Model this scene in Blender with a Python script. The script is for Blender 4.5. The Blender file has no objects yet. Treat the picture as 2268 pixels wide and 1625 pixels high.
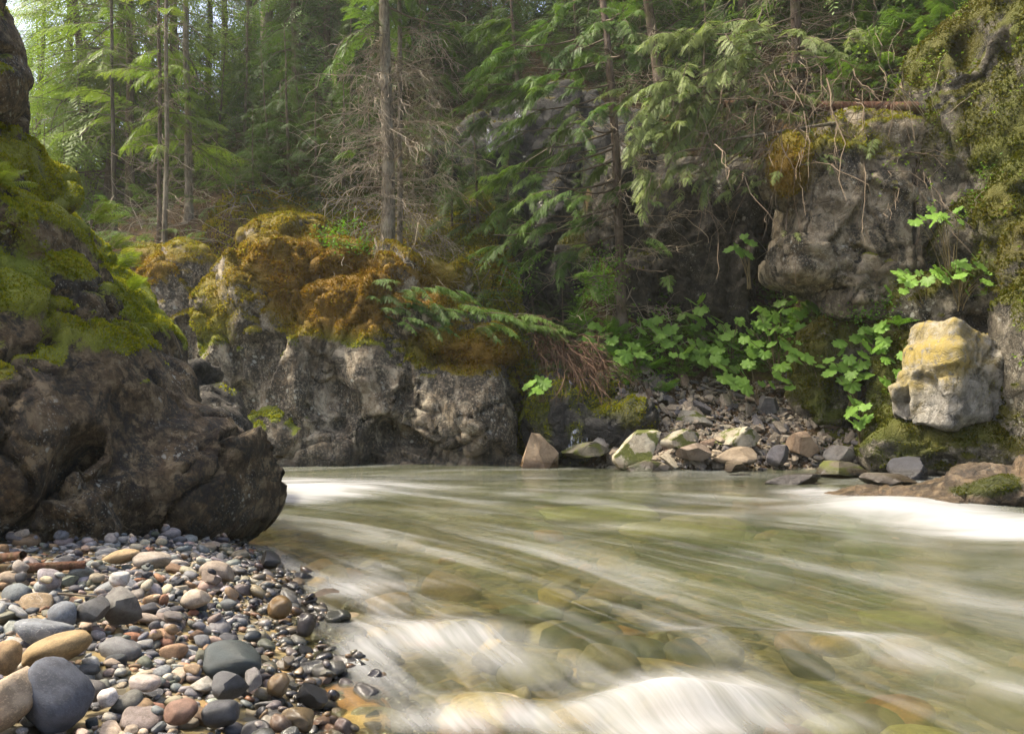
import bpy, math, random
import numpy as np
from mathutils import Vector, Matrix, Euler

# ------------------------------------------------------------------ camera, sky, sun, exposure
SC = bpy.context.scene
COL = SC.collection
CAM_H = 1.0                       # camera height over the river surface
FPX = 1780.0                      # focal length in pixels of a 2268 px wide frame
cam_d = bpy.data.cameras.new("camera")
cam = bpy.data.objects.new("camera", cam_d)
COL.objects.link(cam)
cam.location = (0, 0, CAM_H)
cam.rotation_euler = (math.radians(90), 0, 0)
cam_d.sensor_width = 36.0
cam_d.lens = 36.0 * FPX / 2268.0
cam_d.shift_y = 87.5 / 2268.0
cam_d.clip_start = 0.05
cam_d.clip_end = 500.0
SC.camera = cam

SUN_AZ, SUN_EL = -84.0, 58.0      # degrees; azimuth from +Y towards +X
world = bpy.data.worlds.new("World")
SC.world = world
world.use_nodes = True
wn = world.node_tree
sky = wn.nodes.new("ShaderNodeTexSky")
sky.sky_type = 'NISHITA'
sky.sun_disc = False
sky.sun_elevation = math.radians(SUN_EL)
sky.sun_rotation = math.radians(SUN_AZ)
sky.air_density = 0.7
sky.dust_density = 4.5
sky.ozone_density = 0.2
wn.links.new(sky.outputs[0], wn.nodes["Background"].inputs[0])
wn.nodes["Background"].inputs[1].default_value = 0.15
sun_d = bpy.data.lights.new("sun", 'SUN')
sun_d.energy = 2.8
sun_d.angle = math.radians(7)
sun_d.color = (1.0, 0.915, 0.75)
sun = bpy.data.objects.new("sun", sun_d)
COL.objects.link(sun)
_a, _e = math.radians(SUN_AZ), math.radians(SUN_EL)
SUNV = Vector((math.sin(_a) * math.cos(_e), math.cos(_a) * math.cos(_e), math.sin(_e)))
sun.rotation_euler = (-SUNV).to_track_quat('-Z', 'Y').to_euler()
sun.location = SUNV * 60
SC.view_settings.view_transform = 'Standard'
SC.view_settings.look = 'None'
SC.view_settings.gamma = 1.0
SC.view_settings.use_curve_mapping = False
SC.view_settings.exposure = 1.58
cy = SC.cycles
cy.use_denoising = True
cy.denoiser = 'OPENIMAGEDENOISE'
cy.max_bounces = 6
cy.diffuse_bounces = 3
cy.glossy_bounces = 2
cy.transmission_bounces = 3
cy.transparent_max_bounces = 12
cy.volume_bounces = 0
cy.use_adaptive_sampling = True
cy.adaptive_threshold = 0.03
cy.sample_clamp_indirect = 4.0
cy.caustics_reflective = False
cy.caustics_refractive = False

# ------------------------------------------------------------------ helpers: placing
def P(px, py, d):
    """point seen in the photograph at (px, py) standing d metres in front of the camera"""
    return np.array([(px - 1134.0) / FPX * d, d, CAM_H - (py - 900.0) / FPX * d])

def pix(v):
    v = np.asarray(v, float)
    return np.stack([1134 + FPX * v[..., 0] / v[..., 1], 900 - FPX * (v[..., 2] - CAM_H) / v[..., 1]], -1)

# ------------------------------------------------------------------ helpers: noise
_rs = np.random.RandomState(11)
_TAB = _rs.uniform(-1, 1, (32, 32, 32)).astype(np.float32)
_ROT = np.array([[0.00, 0.80, 0.60], [-0.80, 0.36, -0.48], [-0.60, -0.48, 0.64]])

def vnoise(p):
    p = np.asarray(p, np.float32)
    i = np.floor(p).astype(np.int32)
    f = p - i
    f = f * f * f * (f * (f * 6 - 15) + 10)
    i0 = i & 31
    i1 = (i + 1) & 31
    x0, y0, z0 = i0[..., 0], i0[..., 1], i0[..., 2]
    x1, y1, z1 = i1[..., 0], i1[..., 1], i1[..., 2]
    fx, fy, fz = f[..., 0], f[..., 1], f[..., 2]
    a = _TAB[x0, y0, z0] * (1 - fx) + _TAB[x1, y0, z0] * fx
    b = _TAB[x0, y1, z0] * (1 - fx) + _TAB[x1, y1, z0] * fx
    c = _TAB[x0, y0, z1] * (1 - fx) + _TAB[x1, y0, z1] * fx
    d = _TAB[x0, y1, z1] * (1 - fx) + _TAB[x1, y1, z1] * fx
    return (a * (1 - fy) + b * fy) * (1 - fz) + (c * (1 - fy) + d * fy) * fz

def fbm(p, octaves=4, gain=0.5, ridged=False):
    p = np.asarray(p, float)
    s = 0.0
    a = 1.0
    n = 0.0
    for o in range(octaves):
        v = vnoise(p + 7.3 * o)
        if ridged:
            v = 1 - 2 * np.abs(v)
        s = s + a * v
        n += a
        a *= gain
        p = (p @ _ROT.T) * 2.03
    return s / n

def worley(p, seed=0):
    """F1, F2 and a random value of the nearest cell"""
    p = np.asarray(p, float)
    ip = np.floor(p).astype(np.int64)
    f1 = np.full(len(p), 9.0)
    f2 = np.full(len(p), 9.0)
    cid = np.zeros(len(p))
    lean = np.zeros(len(p))
    for dx in (-1, 0, 1):
        for dy in (-1, 0, 1):
            for dz in (-1, 0, 1):
                c = ip + np.array([dx, dy, dz])
                h = (c[:, 0] * 73856093) ^ (c[:, 1] * 19349663) ^ (c[:, 2] * 83492791) ^ (seed * 2654435)
                r = np.stack([((h * k) & 0xFFFF) / 65535.0 for k in (2654435761, 40503, 2246822519)], -1)
                q = c + r
                d = np.sqrt(((p - q) ** 2).sum(1))
                new = d < f1
                f2 = np.where(new, f1, np.minimum(f2, d))
                cid = np.where(new, r[:, 0], cid)
                lean = np.where(new, ((p - q) * (r[:, [1, 2, 0]] * 2 - 1)).sum(1), lean)
                f1 = np.where(new, d, f1)
    return f1, f2, cid, lean

def sstep(a, b, x):
    t = np.clip((x - a) / (b - a), 0, 1)
    return t * t * (3 - 2 * t)

# ------------------------------------------------------------------ helpers: meshes and objects
def mesh_np(name, V, faces, mats=(), attrs=None, smooth=True, matidx=None):
    """faces: list of (n, k) int arrays (k = 3 or 4) or one array"""
    if not isinstance(faces, (list, tuple)):
        faces = [faces]
    me = bpy.data.meshes.new(name)
    V = np.asarray(V, np.float32)
    me.vertices.add(len(V))
    me.vertices.foreach_set("co", V.ravel())
    nl = sum(f.size for f in faces)
    nf = sum(len(f) for f in faces)
    me.loops.add(nl)
    me.loops.foreach_set("vertex_index", np.concatenate([f.ravel() for f in faces]).astype(np.int32))
    me.polygons.add(nf)
    tot = np.concatenate([np.full(len(f), f.shape[1]) for f in faces])
    st = np.concatenate([[0], np.cumsum(tot)[:-1]]).astype(np.int32)
    me.polygons.foreach_set("loop_start", st)
    me.polygons.foreach_set("use_smooth", np.full(nf, smooth))
    if matidx is not None:
        me.polygons.foreach_set("material_index", np.asarray(matidx, np.int32))
    for m in mats:
        me.materials.append(m)
    for k, a in (attrs or {}).items():
        a = np.asarray(a, np.float32)
        if a.ndim == 1:
            at = me.attributes.new(k, 'FLOAT', 'POINT')
            at.data.foreach_set("value", a)
        else:
            at = me.attributes.new(k, 'FLOAT_VECTOR', 'POINT')
            at.data.foreach_set("vector", a[:, :3].ravel())
    me.update(calc_edges=True)
    return me

def link(name, me, parent=None, loc=None):
    o = bpy.data.objects.new(name, me)
    COL.objects.link(o)
    if parent is not None:
        o.parent = parent
    if loc is not None:
        o.location = loc
    return o

def tag(o, label, cat, group=None):
    o["label"] = label
    o["category"] = cat
    if group:
        o["group"] = group
    return o

def empty(name, loc=(0, 0, 0)):
    o = bpy.data.objects.new(name, None)
    o.empty_display_size = 0.1
    COL.objects.link(o)
    o.location = loc
    return o

def kind(o, k):
    o["kind"] = k
    return o

def vnormals(V, faces):
    N = np.zeros_like(V)
    for f in (faces if isinstance(faces, (list, tuple)) else [faces]):
        if f.shape[1] == 4:
            n = np.cross(V[f[:, 2]] - V[f[:, 0]], V[f[:, 3]] - V[f[:, 1]])
        else:
            n = np.cross(V[f[:, 1]] - V[f[:, 0]], V[f[:, 2]] - V[f[:, 0]])
        for k in range(f.shape[1]):
            for c in range(3):
                N[:, c] += np.bincount(f[:, k], n[:, c], len(V))
    return N / (np.linalg.norm(N, axis=1, keepdims=True) + 1e-12)

# ------------------------------------------------------------------ helpers: solid rock from blended shapes
def prim(px, py, d, rx, rz, rd, roll=0, yaw=0, kind='e', k=None, sub=False, pitch=0):
    """ellipsoid or block; rx, rz in photograph pixels at distance d, rd (depth radius) in metres"""
    s = d / FPX
    R = np.array(Euler((math.radians(pitch), math.radians(roll), math.radians(yaw)), 'XYZ').to_matrix())
    return dict(c=P(px, py, d), r=np.array([rx * s, rd, rz * s]), R=R, kind=kind, k=k, sub=sub)

def wprim(c, r, roll=0, yaw=0, pitch=0, kind='e', k=None, sub=False):
    R = np.array(Euler((math.radians(pitch), math.radians(roll), math.radians(yaw)), 'XYZ').to_matrix())
    return dict(c=np.array(c, float), r=np.array(r, float), R=R, kind=kind, k=k, sub=sub)

def sd_prim(p, X):
    q = (X - p['c'].astype(np.float32)) @ p['R'].astype(np.float32)
    r = p['r'].astype(np.float32)
    if p['kind'] == 'e':
        k0 = np.sqrt(((q / r) ** 2).sum(-1))
        k1 = np.sqrt(((q / (r * r)) ** 2).sum(-1)) + 1e-6
        return k0 * (k0 - 1) / k1
    e = 0.22 * r.min()
    a = np.abs(q) - (r - e)
    return np.sqrt((np.maximum(a, 0) ** 2).sum(-1)) + np.minimum(a.max(-1), 0) - e

def surface_nets(F, org, cell):
    nx, ny, nz = F.shape
    S = F < 0
    def c8(A):
        return [A[i:nx - 1 + i, j:ny - 1 + j, k:nz - 1 + k] for i in (0, 1) for j in (0, 1) for k in (0, 1)]
    cs = c8(S)
    anyi = np.zeros_like(cs[0])
    alli = np.ones_like(cs[0])
    for c in cs:
        anyi |= c
        alli &= c
    act = anyi & ~alli
    idx = np.full(act.shape, -1, np.int64)
    I = np.argwhere(act)
    idx[act] = np.arange(len(I))
    corners = np.array([[i, j, k] for i in (0, 1) for j in (0, 1) for k in (0, 1)])
    val = np.stack([F[I[:, 0] + c[0], I[:, 1] + c[1], I[:, 2] + c[2]] for c in corners], 1)
    acc = np.zeros((len(I), 3))
    cnt = np.zeros(len(I))
    for a in range(8):
        for b in range(a + 1, 8):
            if np.abs(corners[a] - corners[b]).sum() == 1:
                va, vb = val[:, a], val[:, b]
                m = (va < 0) != (vb < 0)
                t = np.where(m, va / np.where(m, va - vb, 1), 0)
                pt = corners[a] + t[:, None] * (corners[b] - corners[a])
                acc += np.where(m[:, None], pt, 0)
                cnt += m
    V = org + (I + acc / cnt[:, None]) * cell
    Q = []
    for ax in range(3):
        sh = [slice(None)] * 3
        s0 = list(sh); s1 = list(sh)
        s0[ax] = slice(0, -1); s1[ax] = slice(1, None)
        A, B = S[tuple(s0)], S[tuple(s1)]
        E = np.argwhere(A != B)
        b1, b2 = (ax + 1) % 3, (ax + 2) % 3
        ok = (E[:, b1] > 0) & (E[:, b2] > 0) & (E[:, b1] < F.shape[b1] - 1) & (E[:, b2] < F.shape[b2] - 1)
        E = E[ok]
        ins = A[E[:, 0], E[:, 1], E[:, 2]]
        def cell_i(d1, d2):
            q = E.copy()
            q[:, b1] -= d1
            q[:, b2] -= d2
            return idx[q[:, 0], q[:, 1], q[:, 2]]
        f = np.stack([cell_i(1, 1), cell_i(0, 1), cell_i(0, 0), cell_i(1, 0)], 1)
        f = np.where(ins[:, None], f, f[:, ::-1])
        Q.append(f)
    return V, np.concatenate(Q)

def rock_solid(prims, cell, k=0.2, lo=None, hi=None):
    pad = 3 * cell
    if lo is None:
        lo = np.min([p['c'] - p['r'].max() for p in prims if not p['sub']], 0) - pad
    if hi is None:
        hi = np.max([p['c'] + p['r'].max() for p in prims if not p['sub']], 0) + pad
    lo = np.array(lo, float)
    hi = np.array(hi, float)
    n = np.ceil((hi - lo) / cell).astype(int) + 1
    ax = [lo[i] + cell * np.arange(n[i]) for i in range(3)]
    X = np.stack(np.meshgrid(*ax, indexing='ij'), -1).astype(np.float32)
    F = None
    for p in prims:
        d = sd_prim(p, X)
        kk = p['k'] if p['k'] is not None else k
        if F is None:
            F = d
        elif p['sub']:
            d = -d
            h = np.clip(0.5 + 0.5 * (F - d) / kk * -1, 0, 1)
            F = F * (1 - h) + d * h + kk * h * (1 - h)
        else:
            h = np.clip(0.5 + 0.5 * (F - d) / kk, 0, 1)
            F = F * (1 - h) + d * h - kk * h * (1 - h)
    F[0], F[-1], F[:, 0], F[:, -1], F[:, :, 0], F[:, :, -1] = 1, 1, 1, 1, 1, 1
    return surface_nets(F, lo, cell)

def roughen(V, Q, big=(0.9, 0.10), facet=(1.6, 0.06), crack=(1.1, 0.05, 0.06), fine=(6.0, 0.018), seed=0.0, stretch=(1, 1, 1)):
    """weathered relief: broad swellings, flat facets, cracks, fine roughness"""
    st = np.array(stretch)
    N = vnormals(V, Q)
    w = V + np.stack([fbm(V * big[0] + seed, 3), fbm(V * big[0] + seed + 31, 3), fbm(V * big[0] + seed + 57, 3)], 1) * big[1]
    V = w + N * (fbm(V * big[0] * 1.7 + seed + 3, 3) * big[1])[:, None]
    if facet[1]:
        wp = (V + 0.12 * np.stack([fbm(V * 2.3 + seed, 2), fbm(V * 2.3 + seed + 9, 2), fbm(V * 2.3 + seed + 19, 2)], 1)) * st
        # broken planes: every block of the stone leans its own way
        for o_, (fq, am) in enumerate(((1.0, 1.0), (2.6, 0.2))):
            f1, f2, cid, lean = worley(wp * facet[0] * fq + seed + 4 * o_, 3 + o_)
            V = V + N * (((cid - 0.5) * 0.8 + lean * 1.1) * facet[1] * am * sstep(0.0, 0.05, f2 - f1))[:, None]
    if crack[1]:
        wp = V * st + 0.25 * np.stack([fbm(V * 1.9 + seed + 2, 3), fbm(V * 1.9 + seed + 12, 3), fbm(V * 1.9 + seed + 22, 3)], 1)
        f1, f2, cid, lean = worley(wp * crack[0] + seed + 5, 7)
        V = V - N * (crack[1] * (1 - sstep(0, crack[2], f2 - f1)))[:, None]
    V = V + N * (fbm(V * fine[0] + seed, 4, 0.55, True) * fine[1])[:, None]
    return V

# ------------------------------------------------------------------ helpers: tubes
def tubes(paths, radii, sides=4):
    """paths (N,K,3), radii (N,K) -> verts, quads"""
    paths = np.asarray(paths, float)
    radii = np.asarray(radii, float)
    N, K, _ = paths.shape
    T = np.gradient(paths, axis=1)
    T /= np.linalg.norm(T, axis=2, keepdims=True) + 1e-9
    ref = np.where(np.abs(T[..., 2:3]) > 0.9, np.array([1.0, 0, 0]), np.array([0, 0, 1.0]))
    ref = np.broadcast_to(ref[:, :1], T.shape)
    U = np.cross(T, ref)
    U /= np.linalg.norm(U, axis=2, keepdims=True) + 1e-9
    W = np.cross(T, U)
    a = np.arange(sides) / sides * 2 * np.pi
    V = paths[:, :, None] + radii[:, :, None, None] * (U[:, :, None] * np.cos(a)[None, None, :, None] + W[:, :, None] * np.sin(a)[None, None, :, None])
    i = np.arange(N)[:, None, None] * K * sides
    j = np.arange(K - 1)[None, :, None] * sides
    s = np.arange(sides)[None, None, :]
    s2 = (s + 1) % sides
    Q = np.stack([i + j + s, i + j + s2, i + j + sides + s2, i + j + sides + s], -1).reshape(-1, 4)
    return V.reshape(-1, 3), Q

def curve_paths(p0, d, L, droop, rng, K=6, wig=0.06):
    """N curved paths from p0 along d with length L, bending down by droop"""
    N = len(p0)
    t = np.linspace(0, 1, K)[None, :, None]
    d = d / (np.linalg.norm(d, axis=1, keepdims=True) + 1e-9)
    p = p0[:, None] + d[:, None] * (L[:, None, None] * t)
    p = p + np.array([0, 0, -1.0]) * (droop * L)[:, None, None] * t ** 2
    w = rng.normal(0, 1, (N, K, 3)).cumsum(1) * (wig * L)[:, None, None] / math.sqrt(K)
    w[:, 0] = 0
    return p + w

class Acc:
    """collects vertices, quads and per-vertex values into one mesh"""
    def __init__(self):
        self.V, self.Q, self.M, self.A, self.n = [], [], [], [], 0
    def add(self, V, Q, mat=0, val=0.0):
        self.V.append(V)
        self.Q.append(np.asarray(Q) + self.n)
        self.M.append(np.full(len(Q), mat))
        self.A.append(np.broadcast_to(np.asarray(val, float), (len(V),)))
        self.n += len(V)
    def mesh(self, name, mats, smooth=True):
        if not self.V:
            return None
        ks = sorted(set(q.shape[1] for q in self.Q))
        fs = [np.concatenate([q for q in self.Q if q.shape[1] == k]) for k in ks]
        mi = np.concatenate([np.concatenate([m for q, m in zip(self.Q, self.M) if q.shape[1] == k]) for k in ks])
        return mesh_np(name, np.concatenate(self.V), fs, mats, {"v": np.concatenate(self.A)}, smooth, mi)

# ------------------------------------------------------------------ materials
class NB:
    def __init__(self, name):
        self.m = bpy.data.materials.new(name)
        self.m.use_nodes = True
        self.t = self.m.node_tree
        self.t.nodes.clear()
        self.out = self.t.nodes.new("ShaderNodeOutputMaterial")
    def n(self, typ, ins=None, **props):
        nd = self.t.nodes.new("ShaderNode" + typ)
        for k, v in props.items():
            setattr(nd, k, v)
        for k, v in (ins or {}).items():
            s = nd.inputs[k]
            if isinstance(v, bpy.types.NodeSocket):
                self.t.links.new(v, s)
            elif isinstance(v, (tuple, list)) and len(v) == 3 and s.type == 'RGBA':
                s.default_value = (*v, 1)
            else:
                s.default_value = v
        return nd
    def attr(self, name, out="Fac"):
        return self.n("Attribute", attribute_name=name).outputs[out]
    def math(self, op, a, b=0.0, c=0.0, clamp=False):
        return self.n("Math", {0: a, 1: b, 2: c}, operation=op, use_clamp=clamp).outputs[0]
    def mix(self, f, a, b, blend='MIX'):
        nd = self.n("Mix", data_type='RGBA', blend_type=blend)
        for i, v in ((0, f), (6, a), (7, b)):
            s = nd.inputs[i]
            if isinstance(v, bpy.types.NodeSocket):
                self.t.links.new(v, s)
            else:
                s.default_value = v if i == 0 else (*v, 1)
        return nd.outputs[2]
    def rng(self, v, a, b, c=0.0, d=1.0, smooth=True):
        return self.n("MapRange", {0: v, 1: a, 2: b, 3: c, 4: d}, interpolation_type='SMOOTHSTEP' if smooth else 'LINEAR').outputs[0]
    def noise(self, vec, scale, detail=4, rough=0.55, dist=0.0, out=0):
        ins = {"Scale": scale, "Detail": detail, "Roughness": rough, "Distortion": dist}
        if vec is not None:
            ins["Vector"] = vec
        return self.n("TexNoise", ins).outputs[out]
    def voro(self, vec, scale, out=0, **kw):
        return self.n("TexVoronoi", {"Vector": vec, "Scale": scale}, **kw).outputs[out]
    def pos(self):
        return self.n("NewGeometry").outputs["Position"]
    def bump(self, h, strength=0.5, dist=0.02, normal=None):
        ins = {"Height": h, "Strength": strength, "Distance": dist}
        if normal is not None:
            ins["Normal"] = normal
        return self.n("Bump", ins).outputs[0]
    def surf(self, sock):
        self.t.links.new(sock, self.out.inputs["Surface"])
        return self.m
    def pbsdf(self, col, rough, normal=None, spec=0.3, **kw):
        ins = {"Base Color": col, "Roughness": rough, "Specular IOR Level": spec}
        if normal is not None:
            ins["Normal"] = normal
        ins.update(kw)
        return self.n("BsdfPrincipled", ins).outputs[0]

def rock_mat(name, c1, c2, c3, lichen=0.5, dark=0.5, scale=1.0, wetgloss=0.0, yellow=0.0, mossy=True, streak=0.0, mossk=1.0):
    """weathered rock: two stone tones, dark algae patches, pale lichen, moss where the 'moss' value says"""
    b = NB(name)
    p = b.pos()
    n1 = b.noise(p, 1.6 * scale, 6, 0.62, 0.6)
    n2 = b.noise(p, 9.0 * scale, 6, 0.7)
    n3 = b.noise(p, 46.0 * scale, 4, 0.7)
    col = b.mix(b.rng(n1, 0.36, 0.64), c1, c2)
    col = b.mix(b.rng(n2, 0.42, 0.68, 0, 0.75), col, c3)
    pt = b.noise(p, 4.2 * scale, 10, 0.72, 0.3)
    col = b.mix(b.rng(pt, 0.53, 0.575, 0, 0.6), col, tuple(min(.6, 1.35 * c) for c in c3))
    col = b.mix(b.rng(pt, 0.43, 0.47, 0.55, 0), col, tuple(.45 * c for c in c2))
    if dark:
        mp = b.n("Mapping", {"Vector": p, "Scale": (1.0, 1.0, 1.0 - 0.72 * streak)}).outputs[0]
        d1 = b.noise(mp, 2.3 * scale, 7, 0.68, 0.9)
        d2 = b.noise(p, 22.0 * scale, 4, 0.7)
        dk = b.math('MULTIPLY', b.rng(d1, 0.60 - 0.16 * dark, 0.66 - 0.10 * dark), b.rng(d2, 0.30, 0.55))
        col = b.mix(b.math('MULTIPLY', dk, 0.9), col, (0.018, 0.016, 0.012))
    if lichen:
        lm = b.rng(b.noise(p, 1.3 * scale, 3), 0.62 - 0.22 * lichen, 0.75 - 0.16 * lichen)
        warp = b.n("VectorMath", {0: p, 1: b.n("VectorMath", {0: b.noise(p, 9 * scale, 3, out=1), "Scale": 0.09}, operation='SCALE').outputs[0]}, operation='ADD').outputs[0]
        v = b.voro(warp, 8.0 * scale)
        spots = b.rng(v, 0.20, 0.30, 1, 0)
        v2 = b.voro(warp, 26.0 * scale)
        spots2 = b.rng(v2, 0.16, 0.28, 1, 0)
        keep = b.rng(b.noise(p, 5 * scale, 2), 0.50, 0.58)
        sp = b.math('MULTIPLY', b.math('MAXIMUM', b.math('MULTIPLY', spots, keep), b.math('MULTIPLY', spots2, 0.75)), lm)
        col = b.mix(b.math('MULTIPLY', sp, 0.75), col, (0.42, 0.41, 0.34))
    if yellow:
        ym = b.math('MULTIPLY', b.attr("yellow"), b.rng(b.noise(p, 7 * scale, 6, 0.75), 0.36, 0.52))
        col = b.mix(ym, col, b.mix(n3, (0.27, 0.19, 0.045), (0.38, 0.30, 0.09)))
    rough = 0.85
    wet = b.attr("wet")
    if mossy:
        ms = b.attr("moss")
        mask = b.rng(b.math('ADD', ms, b.math('MULTIPLY', b.math('SUBTRACT', b.noise(p, 30 * scale, 5, 0.75), 0.5), 0.7)), 0.38, 0.56)
        hue = b.attr("mosshue")
        mc = b.mix(hue, b.mix(n3, (0.065, 0.088, 0.008), (0.20, 0.215, 0.020)), b.mix(n3, (0.10, 0.052, 0.006), (0.26, 0.15, 0.016)))
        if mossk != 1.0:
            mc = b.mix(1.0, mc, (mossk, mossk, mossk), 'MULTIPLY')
        col = b.mix(mask, col, mc)
    # damp stone is darker
    col = b.mix(b.math('MULTIPLY', wet, 0.55), col, b.mix(1.0, col, (0.30, 0.26, 0.20), 'MULTIPLY'))
    wv = b.n('VectorMath', {0: p, 1: b.n('VectorMath', {0: b.noise(p, 3 * scale, 4, out=1), 'Scale': 0.35 / scale}, operation='SCALE').outputs[0]}, operation='ADD').outputs[0]
    ce = b.voro(wv, 3.2 * scale, feature='DISTANCE_TO_EDGE')
    cr_ = b.rng(ce, 0.0, 0.07, 0, 1)
    h = b.math('ADD', b.math('ADD', b.math('MULTIPLY', n2, 0.22), b.math('MULTIPLY', n3, 0.30)), b.math('ADD', b.math('MULTIPLY', cr_, 0.12), b.math('MULTIPLY', pt, 0.16)))
    nb = b.bump(h, 1.0, 0.10 / scale)
    rr = b.rng(wet, 0.0, 1.0, rough, 0.32)
    return b.surf(b.pbsdf(col, rr, nb, 0.35))

def moss_mat(name, g1, g2, o1, o2):
    b = NB(name)
    v = b.attr("v")
    hue = b.attr("mosshue")
    col = b.mix(hue, b.mix(v, g1, g2), b.mix(v, o1, o2))
    d = b.n("BsdfDiffuse", {"Color": col}).outputs[0]
    t = b.n("BsdfTranslucent", {"Color": col}).outputs[0]
    return b.surf(b.n("MixShader", {0: 0.45, 1: d, 2: t}).outputs[0])

def leaf_mat(name, c1, c2, trans=0.4, rough=0.5, hue_noise=0.5, spec=0.25):
    b = NB(name)
    v = b.attr("v")
    n = b.noise(b.pos(), hue_noise, 2)
    f = b.math('ADD', b.math('MULTIPLY', v, 0.6), b.math('MULTIPLY', b.rng(n, 0.3, 0.7), 0.4))
    col = b.mix(f, c1, c2)
    d = b.pbsdf(col, rough, None, spec)
    tc = b.mix(1.0, col, (1.0, 1.05, 0.55), 'MULTIPLY')
    t = b.n("BsdfTranslucent", {"Color": tc}).outputs[0]
    return b.surf(b.n("MixShader", {0: trans, 1: d, 2: t}).outputs[0])

def bark_mat(name, c1, c2, c3, scale=1.0, moss=0.0):
    b = NB(name)
    p = b.pos()
    mp = b.n("Mapping", {"Vector": p, "Scale": (1, 1, 0.16)}).outputs[0]
    n1 = b.noise(mp, 30 * scale, 6, 0.7)
    n2 = b.noise(p, 4.0, 4)
    col = b.mix(b.rng(n1, 0.35, 0.65), c1, c2)
    col = b.mix(b.rng(n2, 0.48, 0.66, 0, 0.7), col, c3)
    if moss:
        col = b.mix(b.math('MULTIPLY', b.rng(b.noise(p, 2.5, 5, 0.7), 0.52, 0.62), moss), col, (0.075, 0.080, 0.018))
    return b.surf(b.pbsdf(col, 0.9, b.bump(n1, 0.9, 0.03), 0.2))

def twig_mat(name, c1, c2):
    b = NB(name)
    col = b.mix(b.math('ADD', b.math('MULTIPLY', b.attr("v"), 0.7), b.math('MULTIPLY', b.noise(b.pos(), 6, 3), 0.3)), c1, c2)
    return b.surf(b.pbsdf(col, 0.9, None, 0.2))

def stone_mat(name, per_object):
    """river pebbles: colour and wetness come from the object (or the mesh for the loose gravel)"""
    b = NB(name)
    if per_object:
        oi = b.n("ObjectInfo")
        col, wet, rnd = oi.outputs["Color"], oi.outputs["Alpha"], oi.outputs["Random"]
        p = b.n("TexCoord").outputs["Object"]
        pv = b.n("VectorMath", {0: p, 1: b.n("CombineXYZ", {0: b.math('MULTIPLY', rnd, 37.0), 1: b.math('MULTIPLY', rnd, 91.0), 2: 0.0}).outputs[0]}, operation='ADD').outputs[0]
        s = 1.0
    else:
        col, wet = b.attr("tint", "Color"), b.attr("wet")
        pv = b.pos()
        rnd = None
        s = 14.0
    n1 = b.noise(pv, 2.2 * s, 5, 0.65, 0.4)
    n2 = b.noise(pv, 14.0 * s, 4, 0.75)
    n3 = b.noise(pv, 45.0 * s, 2, 0.6)
    c = b.mix(b.rng(n1, 0.35, 0.65, 0, 0.85), col, b.mix(1.0, col, (0.52, 0.50, 0.48), 'MULTIPLY'))
    c = b.mix(b.rng(n2, 0.5, 0.68, 0, 0.75), c, b.mix(1.0, col, (1.45, 1.38, 1.25), 'MULTIPLY'))
    if per_object:
        sp = b.math('MULTIPLY', b.rng(n3, 0.56, 0.66), b.rng(b.math('FRACT', b.math('MULTIPLY', rnd, 13.7)), 0.45, 0.9))
        c = b.mix(b.math('MULTIPLY', sp, 0.55), c, (0.05, 0.048, 0.045))
        vein = b.rng(b.math('ABSOLUTE', b.math('SUBTRACT', b.noise(pv, 1.1, 3, 0.5, 1.2), 0.5)), 0.0, 0.010, 1, 0)
        vein = b.math('MULTIPLY', vein, b.rng(b.math('FRACT', b.math('MULTIPLY', rnd, 5.3)), 0.90, 0.92))
        c = b.mix(b.math('MULTIPLY', vein, 0.6), c, (0.5, 0.48, 0.44))
    c = b.mix(wet, c, b.mix(1.0, c, (0.36, 0.33, 0.28), 'MULTIPLY'))
    h = b.math('ADD', b.math('MULTIPLY', n2, 0.6), b.math('MULTIPLY', n3, 0.3))
    nb = b.bump(h, 0.35, 0.10 if per_object else 0.006)
    r = b.rng(wet, 0, 1, 0.72, 0.13, False)
    return b.surf(b.pbsdf(c, r, nb, b.rng(wet, 0, 1, 0.3, 0.6, False)))

M = {}
M['left_rock'] = rock_mat("left_rock", (0.115, 0.074, 0.033), (0.036, 0.022, 0.009), (0.205, 0.150, 0.082), 0.65, 0.8, 1.6, mossk=1.35)
M['cliff'] = rock_mat("cliff", (0.28, 0.222, 0.148), (0.145, 0.102, 0.055), (0.35, 0.30, 0.21), 0.8, 1.25, 1.0, streak=0.8)
M['overhang'] = rock_mat("overhang", (0.19, 0.152, 0.098), (0.10, 0.074, 0.040), (0.27, 0.228, 0.158), 0.95, 0.6, 1.0)
M['wall_rock'] = rock_mat("wall_rock", (0.115, 0.098, 0.070), (0.055, 0.045, 0.028), (0.20, 0.175, 0.13), 0.8, 0.8, 1.0, mossk=.5)
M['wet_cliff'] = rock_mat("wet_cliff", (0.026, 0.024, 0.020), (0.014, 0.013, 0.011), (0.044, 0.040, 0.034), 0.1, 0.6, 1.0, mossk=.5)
M['cave_rock'] = rock_mat("cave_rock", (0.044, 0.036, 0.024), (0.022, 0.018, 0.011), (0.085, 0.072, 0.052), 0.5, 0.6, 1.0, mossk=.55)  # stone tones darkened, part of the hollow's shade is in the colour
M['yellow_boulder'] = rock_mat("yellow_boulder", (0.23, 0.215, 0.18), (0.15, 0.135, 0.105), (0.30, 0.28, 0.24), 0.5, 0.25, 1.3, yellow=1.0)
M['talus'] = rock_mat("talus", (0.215, 0.17, 0.12), (0.12, 0.10, 0.08), (0.31, 0.26, 0.195), 0.25, 0.2, 3.0)
M['wet_rock'] = rock_mat("wet_rock", (0.16, 0.11, 0.06), (0.07, 0.05, 0.03), (0.24, 0.18, 0.11), 0.2, 0.6, 2.0, mossk=.45)
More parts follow.
